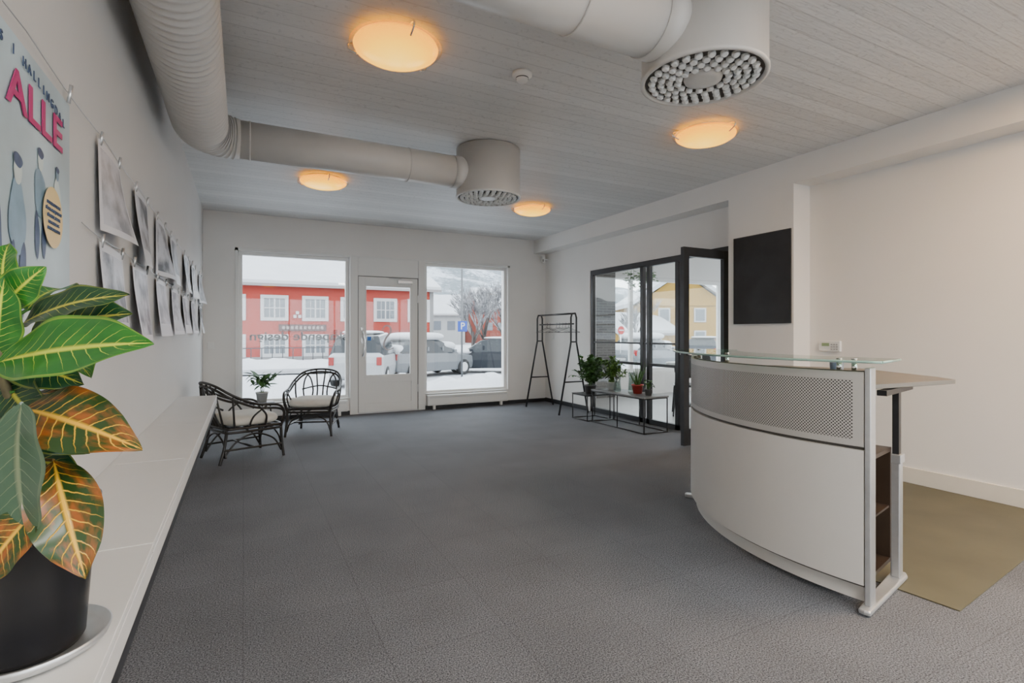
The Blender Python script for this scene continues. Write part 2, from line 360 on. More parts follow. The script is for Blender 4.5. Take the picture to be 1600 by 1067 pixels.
box('glass',1.70,2.42,YB+0.015,YB+0.02,0.59,2.0,M_glass,d)
box('threshold',1.58,2.545,YB-0.02,YB+0.2,0.0,0.02,M_alu,d)
tubes('pull_handle',[[(1.65,YB-0.01,1.28),(1.65,YB-0.06,1.25),(1.68,YB-0.07,1.1),(1.65,YB-0.06,0.92),(1.65,YB-0.01,0.89)]],M_chrome,d,0.014)
boxes('lock',[(1.63,1.665,YB-0.02,YB-0.01,1.10,1.2),(1.62,1.65,YB-0.03,YB-0.01,1.30,1.345)],M_alu,d,0.003)
boxes('door_closer',[(2.20,2.44,YB-0.06,YB-0.012,2.05,2.10),(2.05,2.25,YB-0.08,YB-0.06,2.12,2.13)],M_alu,d,0.006)
boxes('hinges',[(2.53,2.55,YB-0.025,YB-0.01,0.3,0.42),(2.53,2.55,YB-0.025,YB-0.01,1.75,1.87)],M_alu,d)
box('door_sticker',1.73,1.79,YB+0.0125,YB+0.0145,1.14,1.20,mat('sticker_blue',(0.05,0.2,0.6),0.5),d)
t=text('window_lettering','skapende design',0.18,(0.76,YB+0.09,1.205),(math.pi/2,0,math.pi),M_vinyl,wA,width=1.36,bold=0.003)
def ribbon(name,pts,y,wd,m,parent):
    P=catmull([(a,0,b_) for a,b_ in pts],10); bm=bmesh.new(); prev=None
    for i,p in enumerate(P):
        t_=(P[min(i+1,len(P)-1)]-P[max(i-1,0)]).normalized(); n_=Vector((-t_.z,0,t_.x)); w_=wd*(0.45+0.55*math.sin(math.pi*i/(len(P)-1)))
        q=(bm.verts.new((p.x+n_.x*w_,y,p.z+n_.z*w_)),bm.verts.new((p.x-n_.x*w_,y,p.z-n_.z*w_)))
        if prev: bm.faces.new((prev[0],prev[1],q[1],q[0]))
        prev=q
    me=bpy.data.meshes.new(name); bm.to_mesh(me); bm.free(); return obj(name,me,m,parent)
ribbon('door_mark',[(1.96,1.30),(2.01,1.37),(2.08,1.36),(2.10,1.28),(2.02,1.17),(1.99,1.06),(2.05,0.99),(2.15,1.02)],YB+0.0135,0.014,M_vinyl2,d)
for nm,(a,b_) in {'a':(0.15,1.42),'b':(2.68,4.15)}.items():
    h=empty('panel_heater',(0,0,0))
    boxes('housing',[(a,b_,YB-0.10,YB-0.016,0.065,0.235)],M_white,h,0.012)
    boxes('grille',[(a+0.03,b_-0.03,YB-0.108,YB-0.098,0.19+0.0,0.197),(a+0.03,b_-0.03,YB-0.108,YB-0.098,0.205,0.212)]+[(a+0.02,b_-0.02,YB-0.106,YB-0.099,0.085,0.09)],M_alu,h)
    boxes('feet',[(a+0.1,a+0.14,YB-0.08,YB-0.03,0.0,0.07),(b_-0.14,b_-0.1,YB-0.08,YB-0.03,0.0,0.07)],M_white,h)
box('light_switch',-0.44,-0.36,YB-0.02,YB,1.03,1.13,M_white,None,0.004)
box('thermostat',XR-0.025,XR,7.98,8.07,1.15,1.24,M_white,None,0.004)
e=empty('motion_detector',(4.86,8.2,2.6)); box('body',-0.03,0.03,-0.03,0.03,-0.06,0.06,M_white,e,0.01); box('lens',-0.025,0.0,-0.036,-0.028,-0.045,0.0,mat('grey_lens',(0.3,0.3,0.3),0.3),e,0.003); box('bracket',0.0,0.11,0.0,0.1,-0.01,0.01,M_white,e)
e=empty('alarm_keypad',(XR,3.02,1.13)); box('body',-0.03,0,-0.10,0.10,-0.05,0.05,M_white,e,0.006); box('display',-0.033,-0.029,0.0,0.07,0.0,0.03,mat('lcd_green',(0.25,0.35,0.2),0.3),e)
boxes('keys',[(-0.034,-0.029,-0.08+0.025*i,-0.065+0.025*i,-0.035+0.022*j,-0.022+0.022*j) for i in range(3) for j in range(3)],mat('key_grey',(0.4,0.4,0.4),0.6),e)

# glass partition
p=empty('window_4',(0,0,0)); X0,X1=XR+0.01,XR+0.07
F=[(X0,X1,4.93,6.9,2.18,2.26),(X0,X1,4.20,4.93,2.2,2.26),(X0,X1,4.99,6.9,0,0.07)]
for y0,y1 in ((6.84,6.90),(5.66,5.72),(5.53,5.59),(4.99,5.05),(4.90,4.96)): F.append((X0,X1,y0,y1,0,2.2))
F+= [(X0,X1,5.72,6.84,0.80,0.84),(X0,X1,5.05,5.53,0.80,0.84),(X0+0.01,X1-0.01,5.05,6.84,1.10,1.125)]
boxes('frame',F,M_frame,p,0.003)
boxes('glass',[(X0+0.025,X0+0.031,5.72,6.84,0.07,2.18),(X0+0.025,X0+0.031,5.05,5.53,0.07,2.18)],M_glass,p)
dd=empty('door_2',(4.975,4.225,0),0)
boxes('leaf_frame',[(-0.70,-0.62,-0.025,0.025,0.02,2.2),(-0.08,0.0,-0.025,0.025,0.02,2.2),(-0.62,-0.08,-0.025,0.025,2.1,2.2),(-0.62,-0.08,-0.025,0.025,0.02,0.20)],M_frame,dd,0.003)
box('glass',-0.62,-0.08,-0.003,0.003,0.2,2.1,M_glass,dd)
tubes('lever',[[(-0.66,-0.025,1.02),(-0.66,-0.07,1.02),(-0.54,-0.07,1.02)],[(-0.66,0.025,1.02),(-0.66,0.07,1.02),(-0.54,0.07,1.02)]],M_chrome,dd,0.009,smooth=False)
bb=empty('chalkboard',(4.719,3.58,1.81))
box('slate',-0.012,0,-0.325,0.325,-0.455,0.455,mat('slate_black',(0.022,0.023,0.026),0.55,var=0.25,vscale=5),bb)
boxes('edge',[(-0.016,0,-0.33,-0.322,-0.46,0.46),(-0.016,0,0.322,0.33,-0.46,0.46),(-0.016,0,-0.322,0.322,0.452,0.46),(-0.016,0,-0.322,0.322,-0.46,-0.452)],M_black,bb)

# ---------------------------------------------------------------- ducts
def ribbed(bm,path,r,pitch=0.06,amp=0.012,n=40):
    a,b=Vector(path[0]),Vector(path[1]); L=(b-a).length; k=int(L/pitch); pts=[];rr=[]
    for i in range(k):
        for t,dr in ((0,0),(0.5,0),(0.6,amp*0.8),(0.75,amp),(0.9,amp*0.8)):
            pts.append(a+(b-a)*((i+t)/k)); rr.append(r+dr)
    pts.append(b); rr.append(r); sweep(bm,pts,rr,n)
bm=bmesh.new(); DZ=2.70; DX=-0.262
ribbed(bm,((DX,YF+0.01,DZ),(DX,4.16,DZ)),0.160)
R=0.24; pts=[];rr=[]
for i in range(9):
    for q,dr in ((0,0.007),(0.12,0.007),(0.2,0),(0.9,0)):
        aa=math.pi/2*(i+q)/9
        pts.append((DX+R-R*math.cos(aa),4.16+R*math.sin(aa),DZ)); rr.append(0.163-0.02*aa/(math.pi/2)+dr)
sweep(bm,pts,rr,40)
for yb,r,x0 in ((4.40,0.138,DX+R),(1.86,0.160,DX+0.1)):
    add_cyl(bm,(x0,yb,DZ),(2.02-0.25,yb,DZ),r,n=48)
    for xc in (x0+0.06,1.25): add_cyl(bm,(xc,yb,DZ),(xc+0.012,yb,DZ),r+0.004,n=48)
    add_cyl(bm,(1.66,yb,DZ),(1.80,yb,DZ),r+0.004,n=48)
add_cyl(bm,(DX,1.86-0.19,DZ),(DX,1.86+0.19,DZ),0.174,n=40)
me=bpy.data.meshes.new('d'); bm.to_mesh(me); bm.free()
duct=obj('ventilation_duct',me,M_duct)
cyls('hangers',[((DX,y,DZ+0.16),(DX,y,H),0.004) for y in (-2,0.6,3.2)]+[((0.8,1.86,DZ+0.13),(0.8,1.86,H),0.004)],M_alu,duct,8)
M_plate=mat('diffuser_plate',(0.055,0.05,0.045),0.6,var=0.1)
for (x,y) in ((2.02,4.40),(2.02,1.86)):
    e=empty('ceiling_air_diffuser',(x,y,0))
    lathe('drum',[(0,2.94),(0.295,2.94),(0.295,2.52),(0.30,2.515),(0.30,2.50),(0.285,2.497),(0.278,2.505),(0.278,2.515)],M_duct,e)
    lathe('plate',[(0,2.513),(0.279,2.513)],M_plate,e)
    lathe('hub',[(0.0,2.500),(0.05,2.498),(0.086,2.498),(0.092,2.513)],M_duct,e)
    bm=bmesh.new()
    for rad,n in ((0.115,14),(0.155,18),(0.196,23),(0.240,28)):
        for i in range(n):
            a=2*math.pi*(i+0.5*(n%2))/n; c=Vector((rad*math.cos(a),rad*math.sin(a),2.515)); dr=Vector((math.cos(a)*0.45,math.sin(a)*0.45,-1)).normalized()
            q=c+dr*0.018
            add_cyl(bm,c,q,0.0165,0.0185,14,True)
            add_cyl(bm,q,q+dr*0.007,0.0185,0.010,14,True)
    me=bpy.data.meshes.new('nozzles'); bm.to_mesh(me); bm.free(); obj('nozzles',me,M_white,e)

# ---------------------------------------------------------------- ceiling lamps
for (x,y) in ((0.79,3.0),(0.78,6.02),(3.44,3.14),(3.45,6.1),(0.79,0.0),(3.44,-0.3),(0.79,-3.0),(3.44,-3.0)):  # last four are out of view, added to help light the room
    e=empty('ceiling_lamp',(x,y,H))
    lathe('base',[(0,0),(0.19,0),(0.19,-0.03),(0,-0.03)],M_white,e)
    lathe('glass_dome',[(0.205,-0.018),(0.235,-0.03),(0.242,-0.045),(0.235,-0.06),(0.20,-0.082),(0.14,-0.10),(0.07,-0.110),(0,-0.113)],M_lamp,e)
    lathe('clear_rim',[(0.236,-0.034),(0.262,-0.036),(0.264,-0.042),(0.236,-0.046)],glass_mat('rim_glass',(0.98,0.93,0.82),0.12),e)
    for k in range(3):
        a=math.radians(35+120*k); c,s_=math.cos(a),math.sin(a)
        tubes('clip_%d'%(k+1),[[(0.19*c,0.19*s_,-0.012),(0.27*c,0.27*s_,-0.02),(0.272*c,0.272*s_,-0.05),(0.225*c,0.225*s_,-0.078)]],M_chrome,e,0.006)
e=empty('smoke_detector',(1.62,3.0,H)); lathe('base',[(0,0),(0.065,0),(0.065,-0.018),(0.055,-0.025),(0.04,-0.03),(0.038,-0.048),(0.03,-0.056),(0,-0.058)],M_white,e)
lathe('vent',[(0.0415,-0.032),(0.0415,-0.038)],M_dark,e)
M_fill=mat('fill_panel',(0.9,0.9,0.9),0.5,emit=(1.0,0.95,0.88),estr=52)  # emitter for unseen panels added to brighten the room
M_fill3=mat('fill_panel_warm',(0.9,0.9,0.9),0.5,emit=(1.0,0.62,0.30),estr=30)  # warm variant, added to tint the alcove light
M_fill2=mat('fill_panel_annex',(0.9,0.9,0.9),0.5,emit=(1.0,0.95,0.9),estr=22)  # weaker variant, added to brighten the adjoining room
for (x,y) in ((1.0,-1.4),(3.4,-1.4),(3.75,0.75),(7.3,4.4)):  # all added as fill light, outside the view
    e=empty('added_fill_panel',(x,y,H)); boxes('frame',[(-0.62,0.62,-0.32,-0.3,-0.04,0),(-0.62,0.62,0.3,0.32,-0.04,0),(-0.62,-0.6,-0.3,0.3,-0.04,0),(0.6,0.62,-0.3,0.3,-0.04,0)],M_white,e)
    box('diffuser',-0.6,0.6,-0.3,0.3,-0.035,-0.02,M_fill2 if x>5 else (M_fill3 if y>0 else M_fill),e)

# ---------------------------------------------------------------- wall-hung sideboard (left)
sb=empty('wall_sideboard',(0,0,0))
xs0,xs1=XL+0.001,-0.205; ends=[-0.6,0.55,1.62,2.66,3.68,5.25]
for i,(a,b_) in enumerate(zip(ends,ends[1:])):
    box('top_%d'%(i+1),xs0,xs1,a+0.002,b_-0.002,0.692,0.71,M_lam,sb,0.0015)
    box('front_%d'%(i+1),xs1-0.02,xs1-0.001,a+0.002,b_-0.002,0.637,0.686,M_lam,sb,0.0015)
box('carcass',xs0,xs1-0.025,-0.58,5.23,0.60,0.69,M_lam,sb)
box('shadow_rail',xs1-0.022,xs1-0.004,-0.59,5.24,0.596,0.634,M_dark,sb)
boxes('brackets',[(xs0,xs1-0.08,y,y+0.03,0.45,0.60) for y in (0,1.6,3.2,4.9)],M_lam,sb)

# ---------------------------------------------------------------- string gallery
def paper_mat(i):
    m=bpy.data.materials.new('print_%d'%i); m.use_nodes=True; nt=m.node_tree; b=nt.nodes['Principled BSDF']
    uv=nt.nodes.new('ShaderNodeUVMap'); sp=nt.nodes.new('ShaderNodeSeparateXYZ'); nt.links.new(uv.outputs[0],sp.inputs[0])
    n=nt.nodes.new('ShaderNodeTexNoise'); n.noise_dimensions='4D'; n.inputs['W'].default_value=i*3.7; n.inputs['Scale'].default_value=2.6; n.inputs['Detail'].default_value=7
    nt.links.new(uv.outputs[0],n.inputs['Vector'])
    r=nt.nodes.new('ShaderNodeValToRGB'); r.color_ramp.elements[0].position=0.40; r.color_ramp.elements[1].position=0.58
    r.color_ramp.elements[0].color=(0.05,0.053,0.065,1) if i%3 else (0.22,0.23,0.26,1); r.color_ramp.elements[1].color=(0.55,0.56,0.61,1)
    nt.links.new(n.outputs['Fac'],r.inputs[0])
    def inside(o,a,b_): return math_node(nt,'MULTIPLY',math_node(nt,'GREATER_THAN',o,a),math_node(nt,'LESS_THAN',o,b_))
    f=math_node(nt,'MULTIPLY',inside(sp.outputs[0],0.07,0.93),inside(sp.outputs[1],0.22 if i%2 else 0.08,0.92))
    nt.links.new(mixc(nt,f,(0.66,0.66,0.69),r.outputs[0]),b.inputs['Base Color']); b.inputs['Roughness'].default_value=0.35
    return m
def sheet(name,yc,zt,w,h,m,parent,bow=0.02,seed=0,x=XL+0.012):
    rnd=random.Random(seed); bm=bmesh.new(); uvl=bm.loops.layers.uv.new('UVMap'); N,K=10,10; g=[]
    tw=rnd.uniform(-0.5,0.9)
    for i in range(N+1):
        row=[]
        for j in range(K+1):
            u=i/N; v=j/K
            off=bow*(1-v)**1.5*(0.5+tw*(u-0.5)*2*0.6)+(0.012*math.sin(u*math.pi)*(1-v*0.5) if bow>0 else 0)
            row.append(bm.verts.new((x+max(off,0)+0.002,yc-w/2+u*w,zt-h+v*h)))
        g.append(row)
    for i in range(N):
        for j in range(K):
            f=bm.faces.new((g[i][j],g[i+1][j],g[i+1][j+1],g[i][j+1])); f.smooth=True
            for l,(a,b_) in zip(f.loops,((i,j),(i+1,j),(i+1,j+1),(i,j+1))): l[uvl].uv=(a/N,b_/K)
    me=bpy.data.meshes.new(name); bm.to_mesh(me); bm.free(); return obj(name,me,m,parent)
pg=empty('string_of_prints',(0,0,0))
def sagline(y0,y1,z):
    pts=[]; n=9
    for i in range(n*6+1):
        t=i/(n*6); s_=abs(math.sin(t*n*math.pi)); pts.append((XL+0.012,y0+(y1-y0)*t,z-0.012*s_))
    return pts
tubes('string',[sagline(0.9,8.1,2.0),sagline(2.2,8.1,1.62)],M_alu,pg,0.0018,6,smooth=False)
cl=[]; k=0
tops=[(2.60,0.38,0.34),(3.33,0.40,0.38),(4.06,0.42,0.36),(4.75,0.44,0.36),(5.75,0.46,0.35),(6.55,0.46,0.35),(7.55,0.46,0.35)]
bots=[(2.64,0.42,0.38),(3.30,0.44,0.38),(4.08,0.46,0.36),(4.85,0.46,0.35),(5.65,0.48,0.34),(6.5,0.48,0.34),(7.6,0.4,0.34)]
for zt,row in ((1.985,tops),(1.605,bots)):
    for (yc,w,h) in row:
        sheet('print_%d'%(k+1),yc,zt-0.012,w,h,paper_mat(k),pg,0.075,k)
        for yy in (yc-w/2+0.03,yc+w/2-0.03): cl.append(((XL+0.015,yy,zt-0.03),(XL+0.022,yy,zt+0.02),0.006))
        k+=1
for yy in (1.45,2.04): cl.append(((XL+0.015,yy,1.955),(XL+0.022,yy,2.01),0.006))
cyls('clips',cl,M_alu,pg,6)
# poster
ps=empty('event_poster',(XL,1.73,1.96))
M_post=mat('poster_paper',(0.44,0.54,0.58),0.4,var=0.2,vscale=3)
sh=sheet('paper',0,0,0.70,1.0,M_post,ps,0.0,3,x=0.006)
xp=0.0095
def flat_blob(name,pts,x,m,parent):
    P=catmull([(0,a,b_) for a,b_ in pts],6,True)
    bm=bmesh.new(); A=[bm.verts.new((x,q.y,q.z)) for q in P]; f=bm.faces.new(A)
    if f.normal.x<0: f.normal_flip()
    r=bmesh.ops.triangulate(bm,faces=[f]); 
    me=bpy.data.meshes.new(name); bm.to_mesh(me); bm.free(); return obj(name,me,m,parent)
M_navy=mat('ink_navy',(0.05,0.08,0.16),0.4,var=0.3,vscale=20); M_steel=mat('ink_blue',(0.22,0.33,0.42),0.4,var=0.2,vscale=12); M_pale=mat('ink_pale',(0.60,0.68,0.66),0.4,var=0.1)
M_mag=mat('ink_magenta',(0.50,0.03,0.17),0.4); M_yel=mat('ink_yellow',(0.80,0.60,0.27),0.4)
# abstract stylised figures: head, hair cap, torso, legs
def figure(i,y,z,s,body,head=M_pale):
    def E(cy,cz,w,h,ph=0.0,wob=0.12): return [(cy+w*s*math.cos(a)*(1+wob*math.sin(3*a+ph)),cz+h*s*math.sin(a)*(1+wob*math.cos(2*a+ph))) for a in [j*math.pi/5 for j in range(10)]]
    flat_blob('figure_%d_torso'%i,E(y,z-0.13*s,0.055,0.085,i),xp+0.0004*i,body,ps)
    flat_blob('figure_%d_leg_l'%i,E(y-0.03*s,z-0.27*s,0.022,0.075,i+1),xp+0.0004*i+0.0002,M_steel if body is M_navy else M_navy,ps)
    flat_blob('figure_%d_leg_r'%i,E(y+0.035*s,z-0.26*s,0.022,0.075,i+2),xp+0.0004*i+0.0002,M_steel if body is M_navy else M_navy,ps)
    flat_blob('figure_%d_head'%i,E(y,z-0.02*s,0.026,0.034,0,0.03),xp+0.0004*i+0.0006,head,ps)
    flat_blob('figure_%d_hair'%i,E(y,z+0.005*s,0.028,0.018,1),xp+0.0004*i+0.0009,M_navy,ps)
figure(1,0.08,-0.235,0.8,M_steel); figure(2,0.22,-0.24,0.55,M_pale,M_steel); figure(3,-0.08,-0.30,1.0,M_steel); figure(4,-0.23,-0.34,1.1,M_navy)
figure(5,0.00,-0.58,1.0,M_pale,M_steel); figure(6,0.20,-0.62,0.9,M_steel); figure(7,-0.2,-0.68,1.0,M_steel)
flat_blob('badge',[(0.165+0.085*math.cos(a),-0.385+0.085*math.sin(a)) for a in [j*math.pi/6 for j in range(12)]],xp+0.006,M_yel,ps)
RW=(math.pi/2,0,math.pi/2)
text('headline','K ALLE',0.130,(xp+0.003,-0.035,-0.135),RW,M_mag,ps,width=0.58,bold=0.002,space=1.05)
for i,s_ in enumerate(('DAN BERGET SANKE','PÅ NYE AMBISJONER AV','BÅRGLEDE, BEBOER','I DIN UTLEIE OG','LANDKOMMUNEN')):
    text('badge_text_%d'%(i+1),s_,0.0125,(xp+0.0075,0.165,-0.35-0.0175*i),RW,M_navy,ps)
s_='PES I HALLINGDAL'
for i,ch in enumerate(s_):
    if ch==' ': continue
    t_=i/(len(s_)-1); y_=-0.25+0.52*t_; z_=-0.045-0.05*((t_-0.3)**2)*1.6
    text('arc_%d'%(i+1),ch,0.034,(xp+0.003,y_,z_),RW,M_navy,ps,bold=0.0003)

# ---------------------------------------------------------------- croton plant
YAW=math.radians(27.26)
LG=leaf_mat('croton_green',(0.015,0.14,0.018),(0.60,0.68,0.05),(0.06,0.26,0.025),0.15,5,0.35)
LD=leaf_mat('croton_dark',(0.010,0.05,0.020),(0.50,0.48,0.05),(0.03,0.10,0.03),0.15,6,0.4)
LO=leaf_mat('croton_orange',(0.022,0.055,0.012),(0.80,0.45,0.03),(0.42,0.10,0.015),0.24,7,0.7)
LS=leaf_mat('croton_backside',(0.055,0.11,0.065),(0.20,0.25,0.14),(0.08,0.14,0.08),0.14,5,0.4)
def leaf(name,base,tip,width,nrm,m,parent,arch=0.03,fold=0.25,wav=0.004,stem=None,ph=0.0):
    b_=Vector(base); t=Vector(tip); n=Vector(nrm).normalized(); dr=(t-b_); L=dr.length; dr.normalize()
    side=dr.cross(n).normalized(); n=side.cross(dr).normalized()
    bm=bmesh.new(); uvl=bm.loops.layers.uv.new('UVMap'); N,K=28,12; g=[]
    for i in range(N+1):
        u=i/N; hw=width/2*(math.sin(math.pi*min(1,u**0.85))**0.75)*(1.0 if u<0.8 else 1.0-0.25*(u-0.8)/0.2)
        if i in (0,N): hw=0.0006
        c=b_+dr*(L*u)+n*(arch*4*u*(1-u))
        row=[]
        for j in range(K+1):
            v=(j/K-0.5)*2
            z=abs(v)*hw*fold+wav*math.sin(u*16+ph+(1 if v>0 else 2.2))*abs(v)**1.5
            row.append(bm.verts.new(c+side*(v*hw)+n*z))
        g.append(row)
    for i in range(N):
        for j in range(K):
            f=bm.faces.new((g[i][j],g[i+1][j],g[i+1][j+1],g[i][j+1])); f.smooth=True
            for l,(a,q) in zip(f.loops,((i,j),(i+1,j),(i+1,j+1),(i,j+1))): l[uvl].uv=(a/N,q/K)
    if stem is not None:
        s0=Vector(stem); sweep(bm,catmull([s0,(s0+b_)/2+Vector((0,0,-0.005)),b_],6),0.0028,6)
    me=bpy.data.meshes.new(name); bm.to_mesh(me); bm.free(); return obj(name,me,m,parent)
pl=empty('potted_croton',(-0.322,1.155,0.711),-YAW)
M_pot=mat('pot_black_plastic',(0.012,0.012,0.014),0.3,var=0.2)
lathe('saucer',[(0,0.0),(0.085,0.0),(0.108,0.012),(0.113,0.026),(0.110,0.027),(0.10,0.014),(0.08,0.008),(0,0.008)],M_alu,pl)
lathe('pot',[(0,0.01),(0.070,0.01),(0.076,0.02),(0.091,0.230),(0.097,0.232),(0.098,0.255),(0.092,0.255),(0.088,0.235),(0,0.23)],M_pot,pl)
lathe('soil',[(0,0.243),(0.089,0.236)],mat('soil',(0.03,0.02,0.012),0.95,var=0.5,vscale=60,bump=0.8,bscale=80),pl)
tubes('trunk',[{'p':[(0,0,0.23),(-0.02,0.01,0.36),(-0.045,0.0,0.48),(-0.05,0.01,0.60)],'r':0.007},{'p':[(0.0,-0.01,0.23),(0.01,-0.03,0.33),(0.015,-0.04,0.42)],'r':0.005}],mat('croton_stem',(0.12,0.10,0.05),0.8,var=0.3,vscale=40),pl)
lv=[((-0.03,-0.02,0.492),(0.2515,-0.06,0.524),0.118,(0,-0.85,0.55),LG,0.012,(-0.045,0,0.47)),
((-0.043,0.0,0.585),(0.029,0.0,0.652),0.062,(0.3,-1,-0.1),LG,0.006,(-0.05,0.01,0.57)),
((-0.03,0.02,0.555),(0.150,0.03,0.606),0.068,(0,-0.8,0.6),LD,0.015,(-0.05,0.01,0.55)),
((-0.052,0.0,0.498),(-0.02,-0.02,0.631),0.08,(0.3,-1,0),LG,0.006,(-0.05,0.01,0.50)),
((-0.06,0.07,0.530),(0.125,0.07,0.575),0.11,(0,-0.9,0.5),LD,0.015,(-0.05,0.01,0.53)),
((0.022,-0.03,0.416),(0.2345,-0.06,0.357),0.105,(0.1,-0.85,0.6),LO,0.022,(-0.0,0.0,0.40)),
((0.062,-0.078,0.432),(0.094,-0.095,0.218),0.118,(-0.15,-1,0.15),LS,0.012,(0.015,-0.04,0.42)),
((0.078,-0.04,0.335),(0.162,-0.08,0.163),0.095,(0.5,-0.8,0.4),LO,0.02,(0.01,-0.03,0.35)),
((0.095,-0.085,0.275),(0.035,-0.12,0.165),0.075,(0.1,-0.9,0.3),LO,0.010,(0.01,-0.03,0.35)),
((-0.035,0.02,0.43),(0.092,0.02,0.422),0.04,(0,-0.3,0.9),LO,0.01,(-0.02,0,0.40)),
((-0.02,0.05,0.46),(-0.04,0.18,0.45),0.08,(0,-0.2,1),LG,0.03,(-0.03,0.0,0.44)),
((-0.05,0.03,0.42),(0.08,0.03,0.33),0.09,(0.2,-0.9,0.3),LD,0.02,(-0.02,0,0.40)),
((-0.03,0.03,0.58),(-0.04,0.16,0.62),0.07,(0,-0.7,0.7),LG,0.02,(-0.05,0.01,0.57)),
((-0.04,0.0,0.60),(-0.08,0.05,0.70),0.05,(0.3,-1,0),LG,0.01,(-0.05,0.01,0.58)),
((-0.02,-0.03,0.40),(-0.04,-0.13,0.30),0.08,(-0.2,-0.6,0.9),LO,0.02,(-0.01,0,0.38)),
((-0.06,0.03,0.36),(0.05,0.05,0.28),0.08,(0.1,-0.9,0.3),LD,0.02,(-0.01,0,0.33)),
((-0.06,0.03,0.50),(0.07,0.03,0.45),0.08,(0.0,-0.9,0.4),LD,0.012,(-0.045,0,0.48)),
((-0.06,0.02,0.46),(0.03,0.0,0.38),0.08,(0.1,-0.9,0.3),LD,0.012,(-0.045,0,0.46)),
]
for i,(a,b_,w,n_,m,ar,st) in enumerate(lv): leaf('leaf_%d'%(i+1),a,b_,w,n_,m,pl,ar,0.22,0.0035,st,i*1.3)

# ---------------------------------------------------------------- cane armchairs
def armchair(loc,rz):
    e=empty('cane_armchair',loc,rz); P=[]
    r=0.0125
    for dz,k in ((0,1.0),(-0.035,0.97)):
        P.append({'p':[(-0.25*k,-0.27,0.30),(-0.285*k,-0.29,0.44),(-0.30*k,-0.22,0.53+dz),(-0.31*k,0.0,0.56+dz),(-0.29*k,0.20,0.65+dz),(-0.20*k,0.33,0.745+dz),(0,0.37*k,0.775+dz),
            (0.20*k,0.33,0.745+dz),(0.29*k,0.20,0.65+dz),(0.31*k,0.0,0.56+dz),(0.30*k,-0.22,0.53+dz),(0.285*k,-0.29,0.44),(0.25*k,-0.27,0.30)],'r':r})
    for z,s_ in ((0.33,1.0),(0.295,0.98)):
        P.append({'p':[(-0.27*s_,-0.20,z),(-0.2*s_,-0.275,z),(0.2*s_,-0.275,z),(0.27*s_,-0.20,z),(0.26*s_,0.18,z),(0.19*s_,0.25,z),(-0.19*s_,0.25,z),(-0.26*s_,0.18,z)],'closed':True,'r':r})
    for sx in (-1,1):
        P.append({'p':[(sx*0.25,-0.27,0.34),(sx*0.255,-0.275,0.17),(sx*0.27,-0.29,0.0)],'r':0.0145})
        P.append({'p':[(sx*0.22,0.24,0.34),(sx*0.225,0.26,0.17),(sx*0.24,0.31,0.0)],'r':0.0145})
        P.append({'p':[(sx*0.255,-0.27,0.06),(sx*0.265,-0.18,0.20),(sx*0.26,0.0,0.265),(sx*0.24,0.16,0.20),(sx*0.23,0.27,0.06)],'r':0.009})
        P.append({'p':[(sx*0.262,-0.28,0.13),(sx*0.25,0.0,0.13),(sx*0.235,0.275,0.13)],'r':0.010})
        P.append({'p':[(sx*0.27,-0.10,0.33),(sx*0.30,-0.10,0.44),(sx*0.307,-0.02,0.54)],'r':0.010})
        P.append({'p':[(sx*0.265,0.05,0.33),(sx*0.30,0.02,0.44),(sx*0.306,-0.10,0.53)],'r':0.009})
        P.append({'p':[(sx*0.25,0.18,0.33),(sx*0.28,0.20,0.48),(sx*0.283,0.21,0.64)],'r':0.010})
        P.append({'p':[(sx*0.17,0.25,0.33),(sx*0.21,0.30,0.50),(sx*0.19,0.33,0.66),(sx*0.12,0.355,0.745)],'r':0.0095})
        P.append({'p':[(sx*0.11,0.25,0.33),(sx*0.09,0.31,0.50),(sx*0.13,0.34,0.66),(sx*0.20,0.325,0.735)],'r':0.0095})
        P.append({'p':[(sx*0.04,0.25,0.33),(sx*0.035,0.315,0.50),(sx*0.05,0.35,0.68),(sx*0.06,0.365,0.765)],'r':0.0095})
    for y0,zc in ((-0.275,0.27),(0.26,0.27)):
        P.append({'p':[(-0.255,y0,0.06),(-0.19,y0,0.20),(0,y0,zc),(0.19,y0,0.20),(0.255,y0,0.06)],'r':0.009})
    P.append({'p':[(-0.25,0.0,0.13),(0.25,0.0,0.13)],'r':0.010})
    P.append({'p':[(-0.22,0.275,0.52),(0,0.325,0.56),(0.22,0.275,0.52)],'r':0.009})
    tubes('cane_frame',P,M_cane,e,n=10)
    boxes('seat_slats',[(-0.24,0.24,-0.22+0.08*i,-0.19+0.08*i,0.322,0.334) for i in range(6)],M_cane,e)
    rcushion('seat_cushion',0,-0.02,0.332,0.53,0.51,0.125,M_cush,e)
    return e
armchair((0.0,5.98,0),math.radians(112))
armchair((0.80,7.02,0),math.radians(-20))

